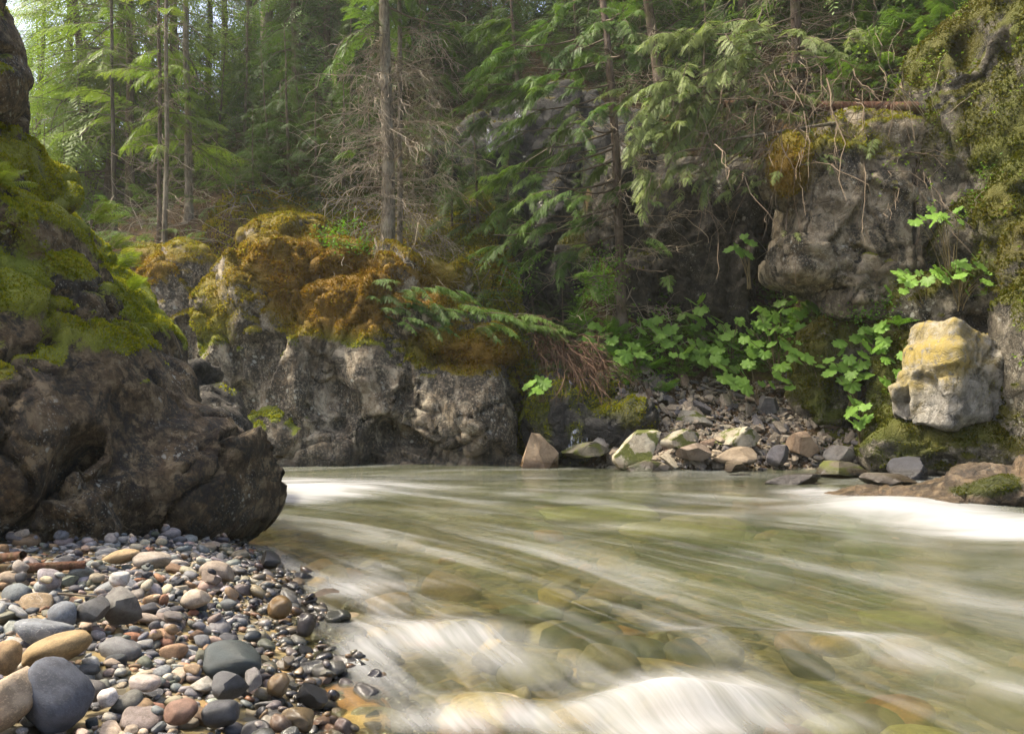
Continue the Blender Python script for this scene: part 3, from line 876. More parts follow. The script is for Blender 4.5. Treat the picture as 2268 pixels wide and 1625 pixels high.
# --- the yellow lichen boulder
yb = [E(2112, 850, 11.7, 86, 82, .5, 6, 22, kind='b'), E(2115, 790, 11.75, 76, 62, .5, 16, 10, kind='b'), E(2150, 850, 11.9, 68, 95, .5, -8, -10, kind='b'), E(2075, 885, 11.6, 56, 62, .42, 4, 30, kind='b', k=.06), E(2160, 770, 11.8, 45, 40, .4, 30)]
ROCKS['yellow'] = build_rock("boulder", yb, 0.035, M['yellow_boulder'], 0.1, dict(big=(1.1, .045), facet=(1.2, .13), crack=(0.9, .04, .03), fine=(6, .008)),
    lambda V, N: .25 * fbm(V * 3, 3) + .28 * blob(V, 2190, 880, 50, 70) + .1, lambda V, N: .2 + 0 * V[:, 0], None,
    lambda V, N: sstep(880, 770, pix(V)[:, 1] + 75 * fbm(V * 2.0, 4) + .25 * (pix(V)[:, 0] - 2115)) * 1.0 * (.45 + .55 * sstep(-.15, .25, fbm(V * 3.4 + 7, 4))) + .3 * blob(V, 2030, 900, 18, 25), tuft=(0.025, 2500), seed=9)
tag(ROCKS['yellow'][0], "big grey boulder with a cap of yellow lichen perched against the mossy cliff", "boulder")

# --- the low wet rock in the rapids
wr = [E(2190, 1085, 8.3, 120, 48, .5, -8), E(2120, 1085, 8.4, 110, 38, .45, -12), E(2010, 1100, 8.7, 120, 24, .45, -10), E(1900, 1100, 9.0, 90, 16, .35, -6), E(2280, 1090, 8.2, 90, 60, .6), E(2090, 1120, 8.0, 50, 26, .25, -15, k=.06)]
ROCKS['rapid'] = build_rock("boulder", wr, 0.028, M['wet_rock'], 0.1, dict(big=(1.2, .05), facet=(1.8, .08), crack=(1.3, .03, .03), fine=(7, .010)),
    lambda V, N: 0.75 * blob(V, 2170, 1085, 95, 26) + .55 * blob(V, 2230, 1060, 60, 25) + .25 * fbm(V * 3, 4) - .05 - .5 * blob(V, 2080, 1115, 40, 18) - .4 * blob(V, 2190, 1035, 60, 10),
    lambda V, N: 0 * V[:, 0], lambda V, N: .75 * sstep(.6, .1, V[:, 2]) + .55, tuft=(0.02, 5500, 1), seed=10)
tag(ROCKS['rapid'][0], "low wet tan boulder with a dark moss patch beside the white rapids", "boulder")

# ------------------------------------------------------------------ the river
FLOW = [(1, 700, 1060), (1, 1500, 1066), (1, 2268, 1075), (2, 700, 1100), (2, 1300, 1150), (2, 1800, 1215), (2, 2268, 1290), (3, 700, 1150), (3, 1200, 1230), (3, 1700, 1400), (3, 2268, 1560),
        (4, 650, 1230), (4, 1000, 1350), (4, 1300, 1500), (4, 1450, 1625), (5, 640, 1280), (5, 800, 1400), (5, 900, 1625)]
def on_water(px, py):
    d = FPX * CAM_H / (py - 900.0)
    return (px - 1134.0) / FPX * d, d
_fx = np.array([on_water(a, b) for _, a, b in FLOW])
def _poly(x, y):
    x = np.asarray(x) / 4.0
    y = np.log(np.maximum(np.asarray(y), 1.2)) 
    return np.stack([1 + 0 * x, x, y, x * y, y * y, x * x, x * x * y], -1)
_co = np.linalg.lstsq(_poly(_fx[:, 0], _fx[:, 1]), np.array([f[0] for f in FLOW], float), rcond=None)[0]
def flow_t(x, y):
    return _poly(x, y) @ _co

# white water: where the current breaks (spot on the water, size, strength)
FOAM = [(760, 1072, 230, 14, .75), (700, 1100, 150, 18, .75), (900, 1090, 230, 15, .6), (640, 1082, 90, 30, .6), (1000, 1130, 240, 14, .42),
        (1950, 1125, 220, 30, .85), (2140, 1160, 220, 30, .85), (1800, 1090, 90, 16, .8), (2268, 1180, 160, 26, .9), (1600, 1135, 150, 12, .35), (1450, 1160, 200, 14, .25), (1900, 1230, 300, 14, .3), (2150, 1270, 200, 14, .25),
        (830, 1370, 90, 26, .5), (1000, 1410, 190, 30, .75), (1120, 1455, 140, 32, .6), (860, 1450, 100, 60, .55), (930, 1520, 150, 40, .45), (770, 1480, 50, 80, .35), (1000, 1590, 200, 34, .8), (1250, 1570, 220, 36, .7), (1500, 1520, 160, 50, .85), (1650, 1560, 160, 60, .75), (1400, 1620, 260, 30, .7),
        (1800, 1415, 330, 16, .55), (2050, 1450, 260, 34, .6), (2250, 1520, 160, 60, .55), (1850, 1610, 200, 40, .45), (2150, 1380, 200, 14, .3), (820, 1250, 160, 26, .6), (760, 1300, 120, 30, .65), (950, 1290, 150, 20, .5), (1250, 1170, 300, 16, .3), (1400, 1260, 260, 16, .18), (1700, 1330, 300, 18, .15), (2100, 1330, 250, 16, .2)]
# where the surface swells over sunken stones or drops below them
SWELL = [(1000, 1395, 190, 22, .030), (1150, 1510, 160, 40, -.035), (1650, 1430, 300, 24, .035), (1500, 1560, 200, 30, .05), (1950, 1130, 200, 26, .07), (1450, 1100, 300, 18, .03), (1080, 1545, 120, 24, .03), (2000, 1500, 260, 40, -.02), (760, 1085, 220, 14, .05)]
def soft(x, y, spots):
    s = np.zeros_like(x)
    d = np.maximum(y, 0.8)
    u = 1134 + FPX * x / d
    v = 900 + FPX * CAM_H / d
    for px, py, rx, ry, a in spots:
        s += a * np.exp(-(((u - px) / rx) ** 2 + ((v - py) / ry) ** 2)) * (y > 0.8)
    return s
def water_z(x, y):
    t = flow_t(x, y)
    q = np.stack([x * .5 + y * .2, t * 2.6, 0 * x], -1)
    q2 = np.stack([x * 1.2, t * 7.0, 0 * x + 3], -1)
    return 1.7 * soft(x, y, SWELL) + 0.026 * fbm(q, 3) + 0.006 * fbm(q2, 2)

xs = axis([(-20, -4, .5), (-4, 4, .035), (4, 9, .06), (9, 20, .4)])
ys = axis([(-12, 1, .4), (1, 6, .03), (6, 15.2, .05)])
V, Q = grid(xs, ys, water_z)
x, y = V[:, 0], V[:, 1]
depth = np.clip(V[:, 2] - bed(x, y), -0.3, 1.0)
keep = (depth[Q] > -0.06).any(1) & (x[Q] > -16).all(1)
Q = Q[keep]
used = np.unique(Q)
remap = np.full(len(V), -1)
remap[used] = np.arange(len(used))
V, Q, depth = V[used], remap[Q], depth[used]
x, y = V[:, 0], V[:, 1]
t = flow_t(x, y)
foam = np.clip(soft(x, y, FOAM), 0, 1.3) * (.88 + .12 * sstep(6, 8, y) * sstep(0, 2, x))

def water_mat():
    b = NB("river_water")
    fl = b.attr("flow", "Vector")
    dp = b.attr("depth")
    fo = b.attr("foam")
    def st(sx, st_, w, det=4):
        m = b.n("Mapping", {"Vector": fl, "Scale": (sx, st_, 1), "Location": (w, w * 1.7, 0)}).outputs[0]
        return b.noise(m, 1.0, det, 0.6, 0.5)
    s1 = st(0.45, 5.5, 0, 5)
    s2 = st(0.8, 18.0, 4, 3)
    s3 = st(1.2, 50.0, 9, 2)
    s0 = st(0.22, 2.2, 14, 3)
    streak = b.math('ADD', b.math('ADD', b.math('MULTIPLY', s0, 0.45), b.math('MULTIPLY', s1, 0.30)), b.math('ADD', b.math('MULTIPLY', s2, 0.15), b.math('MULTIPLY', s3, 0.06)))
    # broken white water where the current tumbles, thin silky veils elsewhere
    a = b.math('ADD', fo, b.math('MULTIPLY', b.math('SUBTRACT', streak, 0.51), b.math('ADD', 0.9, b.math('MULTIPLY', fo, 2.0))))
    cloud = st(0.9, 3.2, 31, 5)
    a = b.math('ADD', a, b.math('MULTIPLY', b.math('SUBTRACT', cloud, .5), b.math('ADD', .25, b.math('MULTIPLY', fo, 1.1))))
    mask = b.rng(a, 0.08, 1.35)
    veil = b.math('MULTIPLY', b.rng(b.math('ADD', b.math('MULTIPLY', s3, .2), b.math('ADD', b.math('MULTIPLY', s2, .4), b.math('MULTIPLY', s1, .4))), 0.48, 0.74), 0.20)
    band = b.math('MULTIPLY', b.rng(b.math('ADD', b.math('MULTIPLY', s0, .7), b.math('MULTIPLY', cloud, .3)), .46, .70), .34)
    mask = b.math('MINIMUM', b.math('MAXIMUM', mask, b.math('ADD', veil, band)), 0.80)
    # clear water, murkier green where it is deep
    murk = b.rng(dp, 0.0, 0.55, 0.03, 0.50, False)
    hue = st(0.25, 1.6, 20, 2)
    deepc = b.mix(b.rng(hue, .35, .65), (0.060, 0.070, 0.030), (0.130, 0.138, 0.068))
    nb = b.bump(b.math('ADD', b.math('MULTIPLY', s1, 0.6), b.math('MULTIPLY', s2, 0.25)), 0.16, 0.05)
    clear = b.n("BsdfTransparent", {"Color": (0.90, 0.93, 0.78)}).outputs[0]
    refr = b.n("BsdfRefraction", {"Color": (0.90, 0.93, 0.78), "IOR": 1.2, "Roughness": 0.22, "Normal": nb}).outputs[0]
    clear = b.n("MixShader", {0: 0.28, 1: clear, 2: refr}).outputs[0]
    dif = b.n("BsdfDiffuse", {"Color": deepc}).outputs[0]
    body = b.n("MixShader", {0: murk, 1: clear, 2: dif}).outputs[0]
    gl = b.n("BsdfGlossy", {"Color": (1, 1, 1), "Roughness": 0.16, "Normal": nb}).outputs[0]
    fr = b.n("Fresnel", {"IOR": 1.33, "Normal": nb}).outputs[0]
    body = b.n("MixShader", {0: b.math('MULTIPLY', fr, 0.85), 1: body, 2: gl}).outputs[0]
    fd = b.n("BsdfDiffuse", {"Color": (0.46, 0.46, 0.45), "Normal": nb}).outputs[0]
    ft = b.n("BsdfTranslucent", {"Color": (0.46, 0.46, 0.45)}).outputs[0]
    fm = b.n("MixShader", {0: 0.25, 1: fd, 2: ft}).outputs[0]
    return b.surf(b.n("MixShader", {0: mask, 1: body, 2: fm}).outputs[0])
M['water'] = water_mat()
flow = np.stack([(x * 0.8 - y * 0.6) + 0.15 * fbm(np.stack([x, y, 0 * x], -1) * .6, 2), t + 0.05 * fbm(np.stack([x, y, 0 * x], -1) * .8 + 7, 3), 0 * x], 1)
kind(link("river", mesh_np("river", V, Q, [M['water']], {"flow": flow, "depth": depth, "foam": foam})), "structure")

# ------------------------------------------------------------------ pebbles, cobbles, broken rock
def ico(level):
    import bmesh
    bm = bmesh.new()
    bmesh.ops.create_icosphere(bm, subdivisions=level, radius=1.0)
    V = np.array([v.co[:] for v in bm.verts])
    F = np.array([[v.index for v in f.verts] for f in bm.faces])
    bm.free()
    return V, F
ICO = {k: ico(k) for k in (1, 2, 3, 4)}

def pebble_shape(level, rng, angular=0.0):
    V, F = ICO[level]
    V = V.copy()
    e = rng.uniform(0.62, 1.0)                         # a little boxy
    V = np.sign(V) * np.abs(V) ** e
    V /= np.abs(V).max(0)
    s = rng.uniform(0, 40)
    V = V * (1 + 0.16 * fbm(V * 0.9 + s, 2))[:, None]
    V = V + 0.12 * np.stack([fbm(V * 0.7 + s + 5, 2), fbm(V * 0.7 + s + 9, 2), fbm(V * 0.7 + s + 15, 2)], 1)
    for _ in range(int(2 + angular * 9)):              # worn flats
        n = rng.normal(0, 1, 3)
        n /= np.linalg.norm(n)
        h = rng.uniform(0.62, 0.9) if angular < .5 else rng.uniform(0.52, 0.85)
        d = V @ n - h
        V = V - np.where(d > 0, d, 0)[:, None] * n * (0.75 if angular < .5 else 0.97)
    if level >= 3:
        V = V * (1 + 0.02 * fbm(V * 4 + s, 3) + (0.03 * fbm(V * 7 + s, 3) if angular > .5 else 0))[:, None]
    return V - V.mean(0), F

PALETTE = [((0.195, 0.195, 0.19), "blue grey", 20), ((0.13, 0.13, 0.132), "slate grey", 18), ((0.30, 0.285, 0.26), "pale grey", 16), ((0.33, 0.27, 0.19), "tan", 16), ((0.26, 0.17, 0.095), "brown", 12),
           ((0.40, 0.35, 0.28), "cream", 8), ((0.30, 0.15, 0.085), "rusty orange", 3), ((0.055, 0.055, 0.058), "charcoal", 14), ((0.25, 0.20, 0.17), "pinkish brown", 8), ((0.15, 0.15, 0.11), "olive grey", 9)]
_pw = np.array([p[2] for p in PALETTE], float)
_pw /= _pw.sum()

rng = np.random.RandomState(5)
PEB = [mesh_np("pebble_%d" % i, *pebble_shape(4 if i < 8 else 3, rng, 0.0 if i % 6 else 0.35), [M['pebble']]) for i in range(26)]
ANG = [mesh_np("broken_rock_%d" % i, *pebble_shape(3, rng, 1.0), [M['pebble']]) for i in range(14)]
for m in ANG:
    m.set_sharp_from_angle(angle=math.radians(32))

class Heap:
    """drops stones one by one on a height map so that they rest on each other"""
    def __init__(self, x0, x1, y0, y1, res, fn):
        self.x0, self.y0, self.res = x0, y0, res
        self.nx, self.ny = int((x1 - x0) / res), int((y1 - y0) / res)
        X, Y = np.meshgrid(x0 + res * np.arange(self.nx), y0 + res * np.arange(self.ny))
        self.X, self.Y = X, Y
        self.H = fn(X, Y)
        self.B = self.H.copy()
    def drop(self, x, y, a, b, c, yaw, sink=0.35, pile=0.6):
        r = max(a, b)
        i0, i1 = int((x - r - self.x0) / self.res), int((x + r - self.x0) / self.res) + 2
        j0, j1 = int((y - r - self.y0) / self.res), int((y + r - self.y0) / self.res) + 2
        i0, j0 = max(i0, 0), max(j0, 0)
        X, Y, H, B = self.X[j0:j1, i0:i1], self.Y[j0:j1, i0:i1], self.H[j0:j1, i0:i1], self.B[j0:j1, i0:i1]
        if X.size == 0:
            return None
        dx, dy = X - x, Y - y
        u = (dx * math.cos(yaw) + dy * math.sin(yaw)) / a
        v = (-dx * math.sin(yaw) + dy * math.cos(yaw)) / b
        q = 1 - u * u - v * v
        ins = q > 0
        if not ins.any():
            return None
        base = np.quantile(H[ins], 0.55)
        base = min(base, B[ins].mean() + pile * 0.16)
        z = base + c * (1 - 2 * sink)
        top = z + c * np.sqrt(np.maximum(q, 0))
        # tilt follows the surface beneath
        gx = (H[:, -1].mean() - H[:, 0].mean()) / max(2 * r, .01)
        gy = (H[-1].mean() - H[0].mean()) / max(2 * r, .01)
        self.H[j0:j1, i0:i1] = np.where(ins, np.maximum(H, top), H)
        return z, gx, gy

def stone_matrix(x, y, z, a, b, c, yaw, gx, gy, rng, wob=0.25):
    tilt = Euler((math.atan(max(-.9, min(.9, gy))) + rng.normal(0, wob), -math.atan(max(-.9, min(.9, gx))) + rng.normal(0, wob), 0)).to_matrix()
    R = tilt @ Matrix.Rotation(yaw, 3, 'Z')
    Mx = R.to_4x4()
    Mx.translation = (x, y, z)
    return Mx @ Matrix.Diagonal((a, b, c, 1))

def beach_dist(x, y):
    return np.interp(y, SH_Y, SH_X) - x

# named stones of the photograph: px, py, half width px, half height px, tilt, colour, kind, label
HERO = [
    (118, 1540, 82, 62, 38, (0.085, 0.09, 0.105), 0, "large smooth dark slate cobble with a dent, biggest stone on the pebble beach"),
    (22, 1545, 55, 62, 50, (0.36, 0.28, 0.19), 0, "large tan cobble leaning against the biggest dark slate cobble"),
    (128, 1436, 74, 32, -22, (0.30, 0.21, 0.10), 0, "long ochre cobble lying tilted above the biggest dark slate cobble"),
    (268, 1344, 50, 42, 15, (0.15, 0.14, 0.12), 1, "rough speckled grey angular rock standing on the pebble beach"),
    (205, 1352, 32, 40, 30, (0.125, 0.12, 0.11), 1, "dark angular rock leaning on the speckled angular rock"),
    (140, 1362, 30, 32, 60, (0.17, 0.18, 0.19), 0, "blue grey rounded stone beside the dark leaning angular rock"),
    (100, 1400, 58, 30, 5, (0.19, 0.20, 0.205), 0, "broad blue grey cobble behind the long ochre cobble"),
    (433, 1325, 33, 20, -8, (0.42, 0.34, 0.25), 0, "pale cream oval pebble in the sunlit middle of the beach"),
    (265, 1281, 20, 20, -70, (0.44, 0.42, 0.38), 0, "whitish egg shaped pebble on the upper beach"),
    (515, 1460, 62, 32, 3, (0.060, 0.075, 0.072), 0, "wide greenish black wet cobble towards the waterline"),
    (10, 1455, 30, 36, 10, (0.30, 0.20, 0.10), 0, "brown ochre cobble at the end of the long ochre cobble"),
    (335, 1240, 42, 18, 4, (0.33, 0.28, 0.22), 0, "flat topped beige stone on the upper beach"),
    (483, 1265, 42, 22, 12, (0.30, 0.24, 0.18), 0, "beige stone with a shaded face near the top of the beach"),
    (270, 1232, 40, 15, -14, (0.38, 0.27, 0.14), 0, "long yellow tan stone lying on the upper beach"),
    (600, 1240, 32, 20, 8, (0.04, 0.04, 0.042), 1, "black angular wet stone at the top of the shoreline"),
    (620, 1345, 26, 24, 10, (0.28, 0.17, 0.05), 0, "glossy amber wet stone at the waterline"),
    (676, 1383, 22, 26, 15, (0.05, 0.035, 0.025), 0, "upright dark brown wet stone at the water's edge"),
    (748, 1368, 28, 18, 6, (0.06, 0.065, 0.04), 0, "dark olive wet stone standing in the shallow water"),
    (690, 1540, 40, 24, 18, (0.045, 0.045, 0.045), 2, "black wedge shaped stone with a pointed top at the waterline"),
    (618, 1516, 26, 26, 40, (0.33, 0.23, 0.12), 0, "wet honey coloured pebble with pale rings near the waterline"),
    (560, 1505, 24, 26, 0, (0.30, 0.28, 0.26), 1, "small pointed grey stone among the wet cobbles"),
    (505, 1520, 44, 34, -8, (0.10, 0.10, 0.10), 1, "dark grey blocky cobble below the wide greenish black cobble"),
    (400, 1575, 38, 28, -14, (0.26, 0.15, 0.10), 0, "reddish brown oval pebble touching a dark slate pebble"),
    (490, 1580, 38, 30, -10, (0.09, 0.09, 0.095), 0, "dark slate pebble beside the reddish brown oval pebble"),
    (318, 1512, 38, 16, 3, (0.40, 0.33, 0.28), 0, "smooth pinkish beige pebble beside the small white quartz pebble"),
    (238, 1545, 22, 18, -10, (0.55, 0.50, 0.46), 0, "small white quartz pebble"),
    (660, 1590, 40, 24, 6, (0.30, 0.22, 0.11), 0, "flat topped olive brown wet stone at the waterline below the black wedge"),
    (198, 1530, 34, 24, 4, (0.12, 0.11, 0.10), 0, "speckled dark brown cobble touching the biggest dark slate cobble"),
]
hp = Heap(-4.6, 0.4, 1.2, 6.8, 0.012, lambda X, Y: bed(X, Y))
rng = np.random.RandomState(21)
gV, gF, gT, gW = [], [], [], []
small_shapes = [pebble_shape(2, rng, 0.0 if i % 4 else .4) for i in range(10)]
tiny_shapes = [pebble_shape(1, rng) for _ in range(6)]
cands = []

def tint_of(rng, wetness):
    w = _pw.copy()
    w[7] *= 1 + wetness * 1.0
    i = rng.choice(len(PALETTE), p=w / w.sum())
    c, nm, _ = PALETTE[i]
    f = rng.uniform(0.75, 1.3)
    c = np.clip(np.array(c) * f * (1 + rng.normal(0, 0.04, 3)), 0.01, 0.6)
    return c, nm

def wet_at(x, y, z):
    d = float(beach_dist(x, y))
    return float(np.clip(1.0 - (d - 0.05) / 0.42, 0, 1)) ** 0.8 * 0.95 if d > 0 else 0.95

# loose gravel underneath, then pebbles, then cobbles: a heap that fills its own gaps
def scatter(n, lo, hi, shapes, sink, big=False, dmin=-0.35, pile=.6):
    for _ in range(n):
        y = 1.25 + 5.3 * rng.rand() ** 1.25
        xs_ = np.interp(y, SH_Y, SH_X)
        x = xs_ - (dmin + (2.6 - dmin) * rng.rand() ** 1.1)
        if x < -0.72 * y - 0.4 or x < -4.5:
            continue
        s = lo * (hi / lo) ** (rng.rand() ** 1.6)
        a = s * rng.uniform(.9, 1.35)
        b = s * rng.uniform(.7, 1.0)
        c = s * rng.uniform(.42, .72)
        yaw = rng.uniform(0, math.pi)
        if len(HM):
            dd = ((HM[:, 0] - x) ** 2 + (HM[:, 1] - y) ** 2) ** .5
            if (dd < HM[:, 2] * 0.9 + s * 0.35).any() and s > 0.03:
                continue
        r = hp.drop(x, y, a, b, c, yaw, sink, pile)
        if r is None:
            continue
        z, gx, gy = r
        Mx = stone_matrix(x, y, z, a, b, c, yaw, gx, gy, rng, .2)
        w = wet_at(x, y, z)
        col, nm = tint_of(rng, w)
        cands.append((s / y, s, Mx, col, nm, w, x, y, z))

# where the named stones will lie (kept free of large neighbours)
hero_at = []
for px, py, rx, rz, tilt, col, kd, lab in HERO:
    d = 3.0
    for _ in range(12):
        X = (px - 1134) / FPX * d
        zt = bed(X, d) + 0.05 + rz / FPX * d * 0.55
        d = FPX * (CAM_H - zt) / (py - 900.0)
    hero_at.append(((px - 1134) / FPX * d, d, rx / FPX * d))
HM = np.array(hero_at)
scatter(8500, 0.008, 0.02, tiny_shapes, .3, pile=.25)
scatter(3300, 0.016, 0.042, small_shapes, .3, pile=.4)
scatter(1250, 0.028, 0.064, None, .32)
scatter(1500, 0.014, 0.034, small_shapes, .28, pile=.8)
# the named stones
GB = "stones of the pebble beach"
for (px, py, rx, rz, tilt, col, kd, lab), (x, y, _) in zip(HERO, hero_at):
    s = y / FPX
    a, c = rx * s, rz * s
    b = (a + c) * .5
    r = hp.drop(x, y, a, b, c, 0, .3)
    z = CAM_H - (py - 900) / FPX * y
    me = (PEB if kd == 0 else ANG)[rng.randint(26 if kd == 0 else 14)]
    o = link("cobble", me)
    o.matrix_world = Matrix.Translation((x, y, z)) @ Euler((rng.normal(0, .1), math.radians(tilt), rng.normal(0, .1))).to_matrix().to_4x4() @ Matrix.Diagonal((a, b, c, 1))
    o.color = (*col, wet_at(x, y, z))
    tag(o, lab, "stone", GB)

# which loose stones show largest: these are things of their own, the rest is gravel
vis = []
for i, cnd in enumerate(cands):
    sc, s, Mx, col, nm, w, x, y, z = cnd
    u = pix(np.array([x, y, z]))
    inside = -20 < u[0] < 2280 and u[1] < 1640
    jj, ii = int((y - hp.y0) / hp.res), int((x - hp.x0) / hp.res)
    buried = hp.H[min(jj, hp.ny - 1), min(ii, hp.nx - 1)] - z > s * 1.1
    vis.append(sc if inside and not buried else -1)
order = np.argsort(-np.array(vis))
chosen = set(order[:270].tolist())
SZ = ["small", "medium sized", "large"]
for i, (sc, s, Mx, col, nm, w, x, y, z) in enumerate(cands):
    if i in chosen:
        o = link("pebble", PEB[rng.randint(26)] if rng.rand() < .72 else ANG[rng.randint(14)])
        o.matrix_world = Mx
        o.color = (*col, w)
        d = beach_dist(x, y)
        where = "under the shallow edge of the stream" if d < -.02 else "glossy wet at the waterline" if w > .55 else "on the damp lower beach" if w > .15 else ("on the dry beach near the huge dark boulder" if y > 3.7 else "on the dry pebble beach")
        tag(o, "%s %s rounded pebble %s" % ("large" if s > .06 else "small", nm, where), "pebble", GB)
    else:
        if vis[i] < 0 and s < .02 and rng.rand() < .3:
            continue
        Vs, Fs = (tiny_shapes[rng.randint(6)] if s / y < .006 else small_shapes[rng.randint(10)])
        A = np.array(Mx)
        gV.append(Vs @ A[:3, :3].T + A[:3, 3])
        gF.append(Fs)
        gT.append(np.broadcast_to(col, Vs.shape))
        gW.append(np.full(len(Vs), w))
off = np.cumsum([0] + [len(v) for v in gV[:-1]])
me = mesh_np("gravel", np.concatenate(gV), np.concatenate([f + o_ for f, o_ in zip(gF, off)]), [M['gravel']], {"tint": np.concatenate(gT), "wet": np.concatenate(gW)})
g = kind(link("gravel", me), "stuff")
tag(g, "loose grey and brown gravel filling the gaps between the pebbles", "gravel")

# ------------------------------------------------------------------ stones under the river
GR = "stones on the riverbed"
SUNK = [(1290, 1340, 90, 40, (0.055, 0.062, 0.040), "big dark olive stone under the fast water", 10), (1420, 1365, 70, 36, (0.045, 0.05, 0.04), "dark sunken stone next to the big olive one", 14), (1230, 1270, 50, 16, (0.40, 0.27, 0.07), "yellow stone glowing under the green water", 4),
        (1310, 1285, 46, 12, (0.38, 0.27, 0.08), "long yellow stone under the green water", 6), (1400, 1447, 28, 16, (0.42, 0.22, 0.05), "small orange stone under the clear water", 0), (1290, 1402, 36, 14, (0.40, 0.22, 0.06), "flat orange stone below the big olive sunken stone", 6),
        (1275, 1500, 70, 30, (0.45, 0.30, 0.14), "large pale orange stone awash between two white falls", -4), (1850, 1355, 60, 22, (0.42, 0.24, 0.06), "amber stone deep under the streaming water", 0), (2000, 1310, 90, 22, (0.36, 0.33, 0.10), "yellow green stone deep under the streaming water", 0),
        (1030, 1530, 80, 40, (0.10, 0.075, 0.05), "dark brown stone with water pouring over it", 0), (1720, 1090, 90, 20, (0.26, 0.11, 0.045), "rust coloured slab just under the rapids", 6), (1560, 1125, 100, 22, (0.44, 0.36, 0.09), "yellow shoal stone under the green water", 0), (1450, 1135, 80, 16, (0.40, 0.33, 0.08), "yellow shoal stone beside a longer one", 0),
        (1330, 1100, 130, 18, (0.36, 0.36, 0.08), "broad yellow green slab under the smooth water", 0), (2100, 1560, 150, 50, (0.44, 0.38, 0.14), "broad pale yellow boulder under the glassy slope of water", 15), (1750, 1540, 60, 34, (0.30, 0.12, 0.05), "reddish stone under the glassy slope of water", 12), (1640, 1070, 70, 16, (0.24, 0.13, 0.05), "brown slab under the water by the talus", 0),
        (985, 1350, 40, 12, (0.34, 0.17, 0.06), "orange brown stone under the ripples", 8), (960, 1365, 40, 10, (0.36, 0.14, 0.05), "red orange flat stone under the ripples", 4), (1180, 1300, 70, 16, (0.14, 0.15, 0.10), "grey green flat stone under the ripples", 4), (860, 1350, 50, 14, (0.22, 0.13, 0.07), "brown flat stone at the shallow edge", 6)]
for px, py, rx, rz, col, lab, tilt in SUNK:
    x, y = on_water(px, py)
    s = y / FPX
    a, c = rx * s, max(rz * s, .03)
    d = bed(x, y)
    o = link("river_stone", PEB[rng.randint(26)])
    top = -0.02 - 0.10 * rng.rand() if rz < 25 else -0.015
    o.matrix_world = Matrix.Translation((x, y, min(max(d, top - c * 1.1), -c * .95 - .11))) @ Euler((rng.normal(0, .1), math.radians(tilt), rng.normal(0, .3))).to_matrix().to_4x4() @ Matrix.Diagonal((a, a * rng.uniform(.7, 1.1), c, 1))
    o.color = (*col, .05)
    tag(o, lab, "stone", GR)
for k in range(230):
    y = 1.6 + 8.5 * rng.rand() ** 1.3
    xs_ = np.interp(y, SH_Y, SH_X)
    x = xs_ + 0.05 + (0.66 * y + .3 - xs_) * rng.rand() ** 1.25
    s = 0.05 * (4.2 ** rng.rand())
    col, nm = tint_of(rng, .3)
    warm = np.array([1.25, 1.0, .62])
    o = link("river_stone", PEB[rng.randint(26)])
    o.matrix_world = Matrix.Translation((x, y, min(bed(x, y) + s * .15, -.03 - .45 * s))) @ Euler((rng.normal(0, .2), rng.normal(0, .2), rng.uniform(0, 3))).to_matrix().to_4x4() @ Matrix.Diagonal((s * 1.25, s, s * .55, 1))
    o.color = (*np.clip(col * warm * 1.2, 0, .6), .15)
    tag(o, "%s %s stone lying under the clear river water" % ("large" if s > .12 else "small", nm), "stone", GR)

